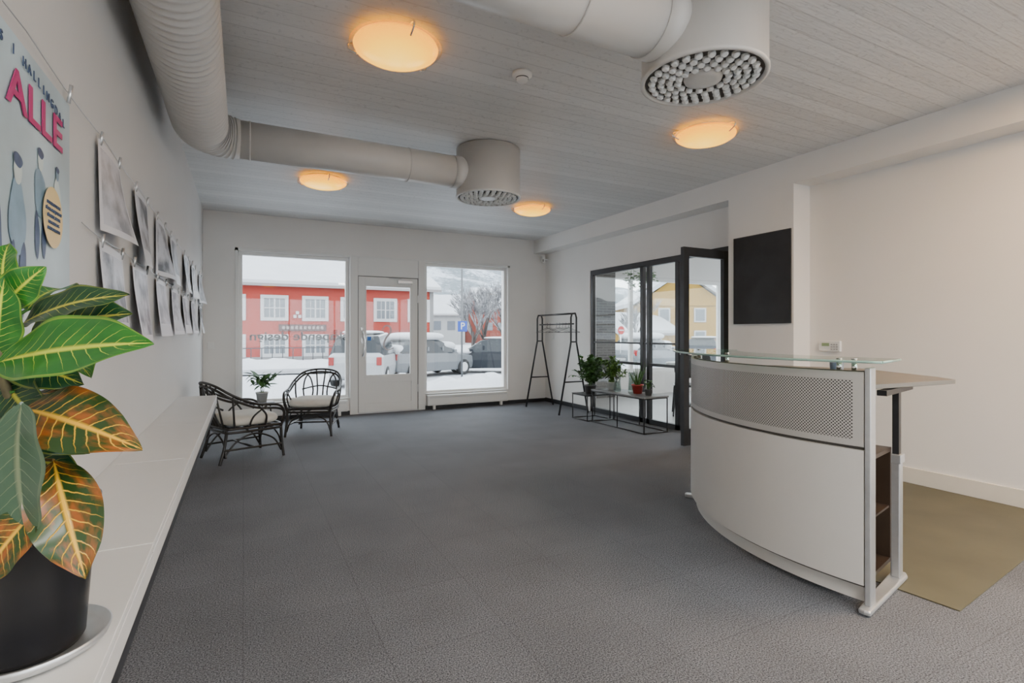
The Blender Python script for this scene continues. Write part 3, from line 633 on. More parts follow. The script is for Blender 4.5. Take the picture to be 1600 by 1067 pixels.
# ---------------------------------------------------------------- leafy plants
M_lf1=mat('foliage_green',(0.055,0.14,0.035),0.45,var=0.5,vscale=30); M_lf2=mat('foliage_light',(0.11,0.22,0.05),0.45,var=0.4,vscale=30)
def bush(name,loc,h,w,n,leafs,potr,poth,potm,m=M_lf1,seed=1,wh=0.45,stemn=14,up=0.6):
    rnd=random.Random(seed); e=empty(name,loc)
    lathe('pot',[(0,0),(potr*0.75,0),(potr,poth),(potr*1.05,poth),(potr*1.05,poth*0.9),(potr*0.9,poth*0.88),(0,poth*0.86)],potm,e,n=28)
    bm=bmesh.new()
    tips=[]
    for k in range(stemn):
        a=rnd.uniform(0,2*math.pi); rr=rnd.uniform(0.1,1)*w/2; top=Vector((rr*math.cos(a),rr*math.sin(a),poth+(h-poth)*rnd.uniform(up,1)*(1-0.35*(rr/(w/2))**2)))
        pts=catmull([(rnd.uniform(-1,1)*potr*0.4,rnd.uniform(-1,1)*potr*0.4,poth*0.8),(top.x*0.35,top.y*0.35,poth+(top.z-poth)*0.6),tuple(top)],6)
        sweep(bm,pts,0.0025,5); tips.append(pts)
    for k in range(n):
        pts=rnd.choice(tips); c=pts[rnd.randint(4,len(pts)-1)]; a=rnd.uniform(0,2*math.pi); el=rnd.uniform(-0.6,0.9)
        dr=Vector((math.cos(a)*math.cos(el),math.sin(a)*math.cos(el),math.sin(el))); L=leafs*rnd.uniform(0.6,1.2)
        sd=dr.cross(Vector((rnd.uniform(-.4,.4),rnd.uniform(-.4,.4),1))).normalized(); nn=sd.cross(dr)
        q=[c,c+dr*L*0.35+sd*L*wh/2+nn*L*0.05,c+dr*L*0.7+sd*L*wh*0.4,c+dr*L-nn*L*0.1,c+dr*L*0.7-sd*L*wh*0.4,c+dr*L*0.35-sd*L*wh/2+nn*L*0.05]
        f=bm.faces.new([bm.verts.new(x) for x in q]); f.smooth=True
    me=bpy.data.meshes.new('foliage'); bm.to_mesh(me); bm.free(); obj('foliage',me,m,e)
    return e
M_potw=mat('pot_white',(0.7,0.7,0.68),0.4); M_potr=mat('pot_red',(0.45,0.05,0.04),0.35); M_potd=mat('pot_grey',(0.12,0.12,0.12),0.5)
tb=empty('plant_table',(0,0,0))
def wireframe(x0,x1,y0,y1,z,mid=()):
    L=[]; c=[(x0,y0),(x1,y0),(x1,y1),(x0,y1)]
    for i in range(4):
        a=c[i]; b_=c[(i+1)%4]
        L.append(((a[0],a[1],0.0),(a[0],a[1],z),0.008)); L.append(((a[0],a[1],z),(b_[0],b_[1],z),0.008)); L.append(((a[0],a[1],0.008),(b_[0],b_[1],0.008),0.008))
    return L
cyls('frame',wireframe(4.40,4.78,4.98,6.05,0.435)+[((4.40,5.5,0.008),(4.40,5.5,0.435),0.008),((4.78,5.5,0.008),(4.78,5.5,0.435),0.008)],M_black,tb,8)
box('top',4.385,4.795,4.965,6.065,0.44,0.462,mat('grey_tabletop',(0.17,0.17,0.17),0.5,var=0.1,vscale=6),tb,0.004)
tb2=empty('side_table',(0,0,0))
cyls('frame',wireframe(4.34,4.74,6.09,6.46,0.36),M_black,tb2,8)
box('top',4.33,4.75,6.08,6.47,0.365,0.375,M_black,tb2)
bush('leafy_potted_plant',(4.53,6.28,0.376),0.60,0.66,1300,0.07,0.09,0.12,M_potd,M_lf1,3,0.55,40,0.3)
bush('leafy_potted_plant',(4.60,5.86,0.463),0.46,0.48,700,0.06,0.07,0.11,M_potw,M_lf2,5,0.5,24,0.35)
e=empty('aloe_plant',(4.60,5.33,0.463)); lathe('pot',[(0,0),(0.055,0),(0.075,0.12),(0.08,0.12),(0.08,0.105),(0.066,0.1),(0,0.1)],M_potr,e,n=28)
bm=bmesh.new(); rnd=random.Random(4)
for k in range(26):
    a=rnd.uniform(0,6.28); sp_=rnd.uniform(0.03,0.15); hh=rnd.uniform(0.14,0.33)
    pts=catmull([(0.02*math.cos(a),0.02*math.sin(a),0.1),(sp_*0.6*math.cos(a),sp_*0.6*math.sin(a),0.1+hh*0.55),(sp_*math.cos(a),sp_*math.sin(a),0.1+hh)],6)
    sweep(bm,pts,[0.010*(1-0.9*i/(len(pts)-1)) for i in range(len(pts))],6)
me=bpy.data.meshes.new('leaves'); bm.to_mesh(me); bm.free(); obj('leaves',me,M_lf1,e)
for (x,y,h_) in ((4.50,5.62,0.20),(4.68,5.54,0.26)):
    lathe('glass_vase',[(0,0.004),(0.045,0.004),(0.05,0.02),(0.04,h_*0.7),(0.048,h_),(0.044,h_),(0.036,h_*0.7),(0.045,0.02),(0,0.012)],glass_mat('vase_glass',(0.75,0.8,0.78),0.12),None,(x,y,0.462),28)
bush('leafy_potted_plant',(4.58,5.10,0.463),0.20,0.18,90,0.05,0.05,0.08,M_potd,M_lf1,9,0.4,10,0.5)
st=empty('plant_stool',(0.22,7.60,0)); lathe('seat',[(0,0.33),(0.15,0.33),(0.15,0.35),(0,0.35)],M_black,st); cyls('legs',[((0.11*math.cos(a),0.11*math.sin(a),0.33),(0.15*math.cos(a),0.15*math.sin(a),0),0.01) for a in (0.5,2.6,4.7)],M_black,st,8)
bush('window_plant',(0.22,7.60,0.351),0.42,0.38,60,0.17,0.075,0.13,M_potw,M_lf1,11,0.35,9,0.4)

# ---------------------------------------------------------------- coat rack
cr=empty('clothes_rack',(4.56,0,0)); L=[]
for y in (6.76,7.80):
    pth=[(-0.27,y,0.0),(-0.05,y,1.12),(-0.05,y,1.50),(-0.03,y,1.56),(0.03,y,1.56),(0.05,y,1.50),(0.05,y,1.12),(0.27,y,0.0)]
    L.append({'p':pth,'r':0.0145,'smooth':False})
    L.append({'p':[(-0.05,y,1.12),(0.05,y,1.12)],'r':0.011}); L.append({'p':[(-0.17,y,0.50),(0.17,y,0.50)],'r':0.011})
L.append({'p':[(0,6.72,1.56),(0,7.84,1.56)],'r':0.0145}); L.append({'p':[(0,6.76,1.40),(0,7.80,1.40)],'r':0.011})
tubes('frame',L,M_black,cr,n=10)
for i in range(7):
    y=6.9+0.09*i+ (0.12 if i>4 else 0)
    h=tubes('hanger_%d'%(i+1),[{'p':[(0.0,y,1.425),(0.012,y,1.41),(0.008,y,1.385),(0,y,1.37),(0,y,1.345)],'r':0.003},{'p':[(0,y,1.345),(-0.20,y+0.02,1.27),(0.20,y-0.02,1.27)],'closed':True,'smooth':False,'r':0.0045}],mat('hanger_grey',(0.25,0.25,0.25),0.4) if i%3 else M_black,cr,n=6)

# ---------------------------------------------------------------- reception desk
CX,CY=3.97,1.694
def arcpts(r,a0,a1,n): return [(CX+r*math.cos(math.radians(a0+(a1-a0)*i/n)),CY+r*math.sin(math.radians(a0+(a1-a0)*i/n))) for i in range(n+1)]
def arcpanel(name,r0,r1,z0,z1,a0,a1,m,parent,n=48,bevel=0,grow=0.0):
    bm=bmesh.new(); uvl=bm.loops.layers.uv.new('UVMap')
    A=arcpts(r1,a0,a1,n); B=arcpts(r0,a0,a1,n); rows=[]
    for k,(o,i_) in enumerate(zip(A,B)):
        ex=grow*(1-k/n); a=math.radians(a0+(a1-a0)*k/n); o=(o[0]+ex*math.cos(a),o[1]+ex*math.sin(a))
        rows.append([bm.verts.new((o[0],o[1],z0)),bm.verts.new((o[0],o[1],z1)),bm.verts.new((i_[0],i_[1],z1)),bm.verts.new((i_[0],i_[1],z0))])
    for k in range(n):
        p_,q_=rows[k],rows[k+1]; u0=math.radians(abs(a1-a0))*r1*k/n; u1=math.radians(abs(a1-a0))*r1*(k+1)/n
        for s_ in range(4):
            f=bm.faces.new((p_[s_],p_[(s_+1)%4],q_[(s_+1)%4],q_[s_])); f.smooth=(s_ in (0,2))
            vv=(0,z1-z0) if s_==0 else (0,0)
            for l,uvv in zip(f.loops,((u0,vv[0]),(u0,vv[1]),(u1,vv[1]),(u1,vv[0]))): l[uvl].uv=uvv
    bm.faces.new(rows[0][::-1]); bm.faces.new(rows[-1])
    bmesh.ops.recalc_face_normals(bm,faces=bm.faces)
    me=bpy.data.meshes.new(name); bm.to_mesh(me); bm.free(); o=obj(name,me,m,parent)
    md=o.modifiers.new('es','EDGE_SPLIT'); md.split_angle=math.radians(40)
    return o
rd=empty('reception_desk',(0,0,0)); A0,A1=128.2,192.6
M_dw=mat('desk_white',(0.72,0.69,0.65),0.35,var=0.01)
arcpanel('plinth',1.47,1.49,0.03,0.115,A0,A1,M_dw,rd)
arcpanel('front_panel',1.505,1.527,0.115,0.722,A0,A1,M_dw,rd)
arcpanel('shadow_gap',1.49,1.505,0.10,1.08,A0,A1,mat('desk_shadow',(0.10,0.09,0.08),0.6),rd)
arcpanel('perforated_panel',1.508,1.525,0.738,1.075,A0,A1,perf_mat(),rd)
arcpanel('glass_counter',1.22,1.565,1.118,1.130,122.5,195.5,M_gtop,rd,grow=0.10)
def at(r,a): return (CX+r*math.cos(math.radians(a)),CY+r*math.sin(math.radians(a)))
ge=[(at(1.566+0.10*(1-i/40),122.5+73*i/40)+(1.124,)) for i in range(41)]
tubes('glass_edge',[ge,[ge[-1],at(1.22,195.5)+(1.124,)],[ge[0],at(1.22,122.5)+(1.124,)]],mat('glass_edge_green',(0.34,0.52,0.46),0.15),rd,0.0058,6,smooth=False)
for k,a in enumerate((193.2,127.5)):
    rad=Vector((math.cos(math.radians(a)),math.sin(math.radians(a)))); tan=Vector((-rad.y,rad.x))
    def P2(r,t): v=Vector((CX,CY))+rad*r+tan*t; return (v.x,v.y)
    prism('post_%d'%(k+1),[P2(1.455,-0.012),P2(1.53,-0.012),P2(1.53,0.012),P2(1.455,0.012)],0.03,1.095,M_alu,rd,0.004)
    prism('foot_%d'%(k+1),[P2(1.575,-0.025),P2(1.58,0.0),P2(1.575,0.025),P2(1.02,0.035),P2(0.985,0.02),P2(0.985,-0.02),P2(1.02,-0.035)],0.0065 if k==0 else 0.0,0.03,M_alu,rd,0.008)
    prism('inner_leg_%d'%(k+1),[P2(1.04,-0.02),P2(1.10,-0.02),P2(1.10,0.02),P2(1.04,0.02)],0.03,0.64,M_alu,rd,0.005)
    prism('lift_collar_%d'%(k+1),[P2(1.035,-0.026),P2(1.105,-0.026),P2(1.105,0.026),P2(1.035,0.026)],0.60,0.645,M_alu,rd,0.004)
    prism('lift_column_%d'%(k+1),[P2(1.05,-0.014),P2(1.09,-0.014),P2(1.09,0.014),P2(1.05,0.014)],0.64,0.975,M_black,rd)
    prism('top_arm_%d'%(k+1),[P2(0.85,-0.02),P2(1.32,-0.02),P2(1.32,0.02),P2(0.85,0.02)],0.955,0.98,M_black,rd)
for a in (188,190.5,131,160): 
    x,y=at(1.47,a); cyls('standoff',[((x,y,1.07),(x,y,1.118),0.012),((x,y,1.130),(x,y,1.134),0.013)],M_chrome,rd,16)
wp=arcpts(1.40,191.5,130,30)+[(3.62,2.62),(3.80,2.1),(3.45,1.50),(3.33,1.37)]
prism('worktop',wp,0.985,1.008,mat('worktop_laminate',(0.16,0.145,0.125),0.45,var=0.05),rd,0.003)
M_br=mat('dark_brown_board',(0.035,0.022,0.014),0.35,var=0.3,vscale=5)
nb=empty('niche',(CX,CY,0),math.radians(193.2-180)); nb.parent=rd
nx=boxes('niche_box',[(-1.45,-1.11,0.015,0.40,0.11,0.13),(-1.45,-1.11,0.015,0.40,0.66,0.68),(-1.46,-1.44,0.015,0.40,0.11,0.68),(-1.12,-1.10,0.015,0.40,0.11,0.68),(-1.45,-1.11,0.39,0.41,0.11,0.68)],M_br,nb)
boxes('niche_shelf',[(-1.44,-1.12,0.02,0.39,0.38,0.39)],M_br,nb)
box('folders',-1.38,-1.2,0.10,0.30,0.131,0.36,mat('folder_grey',(0.08,0.068,0.056),0.6),nb,0.01)
cyls('cup',[((2.93,1.75,1.009),(2.93,1.75,1.09),0.03,0.035)],mat('cup_blue',(0.1,0.14,0.2),0.4),rd)
prism('chair_mat',[(2.86,1.16),(4.93,1.38),(4.93,2.75),(3.0,2.75),(2.82,1.6)],0.001,0.006,mat('olive_mat',(0.10,0.092,0.055),0.55,var=0.15,vscale=3))

# ---------------------------------------------------------------- adjoining room
M_af=mat('annex_floor',(0.35,0.34,0.33),0.4,var=0.05)
box('floor_annex',5.09,11.0,2.5,YB+0.25,-0.1,0,M_af)
box('ceiling_annex',5.09,11.0,2.5,YB+0.25,H,H+0.1,M_wall)
boxes('wall_annex_right',[(11.0,11.12,2.5,3.2,0,H),(11.0,11.12,8.0,YB+0.25,0,H),(11.0,11.12,3.2,8.0,0,0.5),(11.0,11.12,3.2,8.0,2.5,H)],M_wall)
box('wall_annex_front',5.09,11.0,2.38,2.5,0,H,M_wall)
boxes('wall_annex_back',[(5.09,6.55,YB,YB+0.25,0,H),(10.5,11,YB,YB+0.25,0,H),(6.55,10.5,YB,YB+0.25,2.42,H),(6.55,10.5,YB,YB+0.25,0,0.45)],M_wall)
window('window_5',6.55,10.5,0.45,2.42,YB+0.05,(7.05,8.5,9.6),0.08)
def brick_mat():
    m=bpy.data.materials.new('slate_brick'); m.use_nodes=True; nt=m.node_tree; b=nt.nodes['Principled BSDF']
    tc=nt.nodes.new('ShaderNodeTexCoord'); sp=nt.nodes.new('ShaderNodeSeparateXYZ'); nt.links.new(tc.outputs['Object'],sp.inputs[0]); cb=nt.nodes.new('ShaderNodeCombineXYZ')
    nt.links.new(sp.outputs[0],cb.inputs[0]); nt.links.new(sp.outputs[2],cb.inputs[1])
    br=nt.nodes.new('ShaderNodeTexBrick'); br.inputs['Scale'].default_value=1; br.inputs['Brick Width'].default_value=0.2; br.inputs['Row Height'].default_value=0.05; br.inputs['Mortar Size'].default_value=0.006
    br.inputs['Color1'].default_value=(0.08,0.07,0.065,1); br.inputs['Color2'].default_value=(0.14,0.13,0.12,1); br.inputs['Mortar'].default_value=(0.19,0.18,0.17,1)
    nt.links.new(cb.outputs[0],br.inputs['Vector']); nt.links.new(br.outputs[0],b.inputs['Base Color']); return m
box('brick_pier',6.02,6.50,YB-0.12,YB-0.001,0.0,2.6,brick_mat())
e=empty('hanging_vine',(6.75,7.75,2.45)); bm=bmesh.new(); rnd=random.Random(21)
for k in range(9):
    x=rnd.uniform(-0.35,0.35); z=-rnd.uniform(0.15,0.4); sweep(bm,[(x,0,0.5),(x+0.02,0,0),(x+rnd.uniform(-.1,.1),0.03,z)],0.003,5)
    for j in range(22):
        c=Vector((x+rnd.uniform(-.06,.06),rnd.uniform(-.06,.06),rnd.uniform(z,0.0))); a=rnd.uniform(0,6.28); d_=Vector((math.cos(a),math.sin(a),-0.4))*0.08; s2=Vector((-math.sin(a),math.cos(a),0))*0.03
        bm.faces.new([bm.verts.new(v) for v in (c,c+d_*0.5+s2,c+d_,c+d_*0.5-s2)])
me=bpy.data.meshes.new('vines'); bm.to_mesh(me); bm.free(); obj('vines',me,M_lf2,e)
def simple_chair(loc,rz):
    e=empty('meeting_chair',loc,rz)
    tubes('legs',[{'p':[(sx*0.2,-0.2,0.44),(sx*0.23,-0.24,0)],'r':0.012} for sx in (-1,1)]+[{'p':[(sx*0.19,0.22,0.82),(sx*0.2,0.19,0.44),(sx*0.23,0.25,0)],'r':0.012} for sx in (-1,1)],M_black,e)
    rcushion('seat',0,0,0.43,0.46,0.44,0.05,M_black,e); rcushion('backrest',0,0.22,0.58,0.44,0.05,0.28,M_black,e)
simple_chair((6.1,5.9,0),2.4); simple_chair((7.9,7.3,0),-0.6); simple_chair((6.9,5.6,0),3.0)
mt=empty('meeting_table',(7.0,6.6,0)); lathe('top',[(0,0.72),(0.5,0.72),(0.5,0.745),(0,0.745)],M_white,mt); lathe('pedestal',[(0,0.72),(0.03,0.72),(0.03,0.04),(0.28,0.02),(0.28,0),(0,0)],M_black,mt)

# ---------------------------------------------------------------- outside
GZ=-0.5
bm=bmesh.new(); NX,NY=60,50; g=[]
for i in range(NX+1):
    row=[]
    for j in range(NY+1):
        x=-60+200*i/NX; y=8.56+ (110)*(j/NY)**1.6
        z=GZ+0.06*noise.noise(Vector((x*0.25,y*0.25,0)))
        if y<9.2: z=-0.12
        row.append(bm.verts.new((x,y,z)))
    g.append(row)
for i in range(NX):
    for j in range(NY): f=bm.faces.new((g[i][j],g[i+1][j],g[i+1][j+1],g[i][j+1])); f.smooth=True
me=bpy.data.meshes.new('g'); bm.to_mesh(me); bm.free(); obj('ground_snow',me,M_snow)
boxes('ground_yard',[(-60,60,-60,YF-0.13,-0.6,-0.5),(5.1,60,YF-0.13,2.3,-0.6,-0.5),(11.2,60,2.3,8.5,-0.6,-0.5)],M_snow)
def bank(name,cx,cy,sx,sy,h,seed):
    bm=bmesh.new(); N=44; g=[]
    for i in range(N+1):
        row=[]
        for j in range(N//2+1):
            u=i/N*2-1; v=j/(N//2)*2-1; r=min(1,math.sqrt(u*u*0.9+v*v)); 
            z=h*max(0,(1-r*r))**0.8*(1+0.7*noise.noise(Vector((u*5+seed,v*3,seed)))) + 0.08*noise.noise(Vector((u*14,v*11,seed)))*(1-r)
            row.append(bm.verts.new((cx+u*sx,cy+v*sy,GZ-0.05+z)))
        g.append(row)
    for i in range(N):
        for j in range(N//2): f=bm.faces.new((g[i][j],g[i+1][j],g[i+1][j+1],g[i][j+1])); f.smooth=True
    me=bpy.data.meshes.new(name); bm.to_mesh(me); bm.free(); obj(name,me,M_snow)
bank('snow_bank',1.6,12.2,2.6,1.3,0.45,1); bank('snow_bank',6.8,14.8,3.4,1.5,0.45,5); bank('snow_bank',0.8,29,6,2.0,0.45,9); bank('snow_bank',12,14,4,1.6,0.6,12); bank('snow_bank',24,34,8,2,1.0,15)
prism('road',[(-60,23.9),(80,23.9),(80,27.0),(-60,27.0)],GZ+0.05,GZ+0.065,omat('snowy_road',(0.5,0.51,0.54),0.8,var=0.3,vscale=0.7))
M_red=omat('red_render',(0.60,0.045,0.022),0.8,var=0.07,vscale=0.5); M_og=omat('window_grey_out',(0.26,0.30,0.34),0.15); M_tw=omat('outside_trim',(0.85,0.85,0.86),0.6)
M_gut=omat('gutter_grey',(0.45,0.42,0.42),0.6)
rb=empty('red_building',(0,38,0))
def house(e,x0,x1,depth,ze,zr,body,roof=M_snow,gable=False):
    box('body',x0,x1,0,depth,GZ-0.3,ze,body,e)
    bm=bmesh.new(); ov=0.5
    sec=[(-ov,ze-0.15),(depth/2,zr),(depth+ov,ze-0.15),(depth+ov,ze+0.2),(depth/2,zr+0.4),(-ov,ze+0.2)]
    A=[bm.verts.new((x0-ov,a,b_)) for a,b_ in sec]; B=[bm.verts.new((x1+ov,a,b_)) for a,b_ in sec]
    for i in range(6): bm.faces.new((A[i],A[(i+1)%6],B[(i+1)%6],B[i]))
    bm.faces.new(A); bm.faces.new(B[::-1]); bmesh.ops.recalc_face_normals(bm,faces=bm.faces)
    me=bpy.data.meshes.new('roof'); bm.to_mesh(me); bm.free(); obj('roof',me,roof,e)
    bm=bmesh.new()
    for x in (x0,x1):
        bm.faces.new([bm.verts.new((x,0,ze-0.1)),bm.verts.new((x,depth,ze-0.1)),bm.verts.new((x,depth/2,zr))])
    me=bpy.data.meshes.new('gable'); bm.to_mesh(me); bm.free(); obj('gable',me,body,e)
    box('gutter',x0-ov,x1+ov,-ov-0.1,-ov,ze-0.2,ze-0.02,M_gut,e)
def owin(e,cx,z0,z1,w=1.55,y=0,tr=0.22):
    boxes('window_trim',[(cx-w/2,cx+w/2,y-0.08,y-0.005,z0,z0+tr),(cx-w/2,cx+w/2,y-0.08,y-0.005,z1-tr,z1),(cx-w/2,cx-w/2+tr,y-0.08,y-0.005,z0+tr,z1-tr),(cx+w/2-tr,cx+w/2,y-0.08,y-0.005,z0+tr,z1-tr),
       (cx-0.05,cx+0.05,y-0.07,y-0.005,z0+tr,z1-tr),(cx-w/2+tr,cx+w/2-tr,y-0.065,y-0.005,(z0+z1)/2-0.03,(z0+z1)/2+0.03)]+[(cx+s_*w*0.18-0.02,cx+s_*w*0.18+0.02,y-0.06,y-0.005,z0+tr,z1-tr) for s_ in (-1,1)],M_tw,e)
    box('window_pane',cx-w/2+tr,cx+w/2-tr,y-0.03,y-0.004,z0+tr,z1-tr,M_og,e)
house(rb,-16,12.8,12,4.55,7.0,M_red)
for cx in (-5.9,-3.3,-0.7,1.85,4.4,6.9,9.2,11.7): owin(rb,cx,2.1,3.8,1.7); owin(rb,cx,-0.3,1.2,1.7)
boxes('corner_trim',[(12.55,12.85,-0.06,0.2,GZ,4.4),(-16,12.8,-0.05,0,GZ,-0.3)],omat('grey_plinth',(0.4,0.4,0.4),0.8),rb)
boxes('awning',[(5.6,11.5,-1.6,0,1.35,1.5),(5.6,11.5,-1.62,-1.55,1.05,1.45)],omat('awning_red',(0.42,0.03,0.02),0.6),rb)
boxes('sign_board',[(2.1,5.1,-0.14,-0.05,1.42,1.86)],omat('sign_dark',(0.10,0.03,0.03),0.6,var=0.3,vscale=3),rb)
boxes('sign_lettering',[(2.3+0.27*i,2.3+0.27*i+0.17,-0.16,-0.14,1.54,1.74) for i in range(10)],omat('sign_letter_pale',(0.5,0.42,0.4),0.6),rb)
boxes('wall_ornament',[(3.0,3.2,-0.1,-0.02,2.3,2.5),(3.3,3.5,-0.1,-0.02,2.3,2.5),(3.15,3.35,-0.1,-0.02,2.55,2.75)],M_tw,rb)
boxes('railing',[(-2,7,-2.0,-1.95,0.3,0.36)]+[(-2+i*0.6,-1.95+i*0.6,-2,-1.95,GZ,0.3) for i in range(15)],omat('rail_dark',(0.06,0.06,0.07),0.6),rb)
M_yh=omat('yellow_cladding',(0.70,0.40,0.05),0.8,var=0.08,vscale=1); M_oh=omat('orange_cladding',(0.75,0.22,0.07),0.8,var=0.08,vscale=1)
yh=empty('yellow_house',(38.5,34.6,0),math.radians(62)); house(yh,-4.5,4.5,8,3.6,6.4,M_yh)
for cx in (-3,0,3): owin(yh,cx,-0.1,1.4,1.1,0,0.15); owin(yh,cx,1.9,3.1,1.1,0,0.15)
for yy in (2.5,5.5):
    boxes('gable_window',[(-4.58,-4.5,yy-0.5,yy+0.5,0.2,1.5),(-4.58,-4.5,yy-0.5,yy+0.5,2.2,3.4)],M_tw,yh); boxes('gable_pane',[(-4.6,-4.58,yy-0.38,yy+0.38,0.32,1.38),(-4.6,-4.58,yy-0.38,yy+0.38,2.32,3.28)],M_og,yh)
yg=empty('yellow_garage',(28,31.5,0),math.radians(0)); house(yg,-2.6,2.8,5,1.3,2.6,M_yh); owin(yg,-1,-0.1,0.9,1.1,0,0.12); owin(yg,1,-0.1,0.9,1.1,0,0.12)
oh=empty('orange_house',(50,32,0),0); house(oh,-5,6,8,4.6,7.5,M_oh)
for cx in (-3.4,-0.6,2.2): owin(oh,cx,0,1.5,1.2); owin(oh,cx,2.3,3.8,1.2)
# distant village houses at the foot of the hill
M_v=[omat('village_white',(0.6,0.6,0.6),0.8),omat('village_brown',(0.22,0.14,0.10),0.8),omat('village_red',(0.40,0.08,0.05),0.8),omat('village_grey',(0.32,0.34,0.36),0.8)]
for i,(x,y,w_) in enumerate(((27,78,4),(34,92,5),(41,84,4),(46,98,5),(56,90,5),(64,84,4),(73,96,5),(84,88,5),(95,97,5))):
    vh=empty('village_house',(x,y,0),math.radians((i*37)%50-25)); house(vh,-w_,w_,7,4.2+(i%3)*0.8,7.2+(i%3),M_v[i%4])
    for cx in (-w_*0.55,0,w_*0.55): boxes('window_strip',[(cx-0.6,cx+0.6,-0.06,-0.01,1.8,3.2)],M_og,vh)
def hill(name,y0,y1,x0,x1,hf,m,nx=90,ny=26):
    bm=bmesh.new(); g=[]
    for i in range(nx+1):
        row=[]
        for j in range(ny+1):
            x=x0+(x1-x0)*i/nx; t=j/ny; y=y0+(y1-y0)*t
            row.append(bm.verts.new((x,y,GZ-1+hf(x,t)+2.5*noise.noise(Vector((x*0.03,y*0.03,0)))*t*3)))
        g.append(row)
    for i in range(nx):
        for j in range(ny): f=bm.faces.new((g[i][j],g[i+1][j],g[i+1][j+1],g[i][j+1])); f.smooth=True
    me=bpy.data.meshes.new(name); bm.to_mesh(me); bm.free(); return obj(name,me,m)
def forest_mat():
    m=bpy.data.materials.new('snowy_forest'); m.use_nodes=True; nt=m.node_tree; b=nt.nodes['Principled BSDF']
    tc=nt.nodes.new('ShaderNodeTexCoord')
    n=nt.nodes.new('ShaderNodeTexNoise'); n.inputs['Scale'].default_value=0.45; n.inputs['Detail'].default_value=8; n.inputs['Roughness'].default_value=0.8; nt.links.new(tc.outputs['Object'],n.inputs[0])
    n2=nt.nodes.new('ShaderNodeTexNoise'); n2.inputs['Scale'].default_value=0.035; n2.inputs['Detail'].default_value=3; nt.links.new(tc.outputs['Object'],n2.inputs[0])
    s_=math_node(nt,'ADD',n.outputs['Fac'],math_node(nt,'MULTIPLY',n2.outputs['Fac'],0.9))
    r=nt.nodes.new('ShaderNodeValToRGB'); r.color_ramp.elements[0].position=0.86; r.color_ramp.elements[1].position=0.99
    r.color_ramp.elements[0].color=(0.43,0.46,0.50,1); r.color_ramp.elements[1].color=(0.12,0.145,0.16,1); nt.links.new(s_,r.inputs[0]); nt.links.new(r.outputs[0],b.inputs['Base Color']); b.inputs['Roughness'].default_value=1
    return m
hill('hillside',110,330,-220,420,lambda x,t: 62*t**1.1*(0.75+0.25*math.sin(x*0.012+0.8)),forest_mat())
M_tyre=mat('tyre',(0.015,0.015,0.015),0.8); M_cg=mat('car_glass',(0.02,0.024,0.028),0.08,spec=0.3); M_tl=mat('tail_red',(0.25,0.01,0.01),0.25); M_pl=omat('plate_white',(0.7,0.7,0.7),0.5)
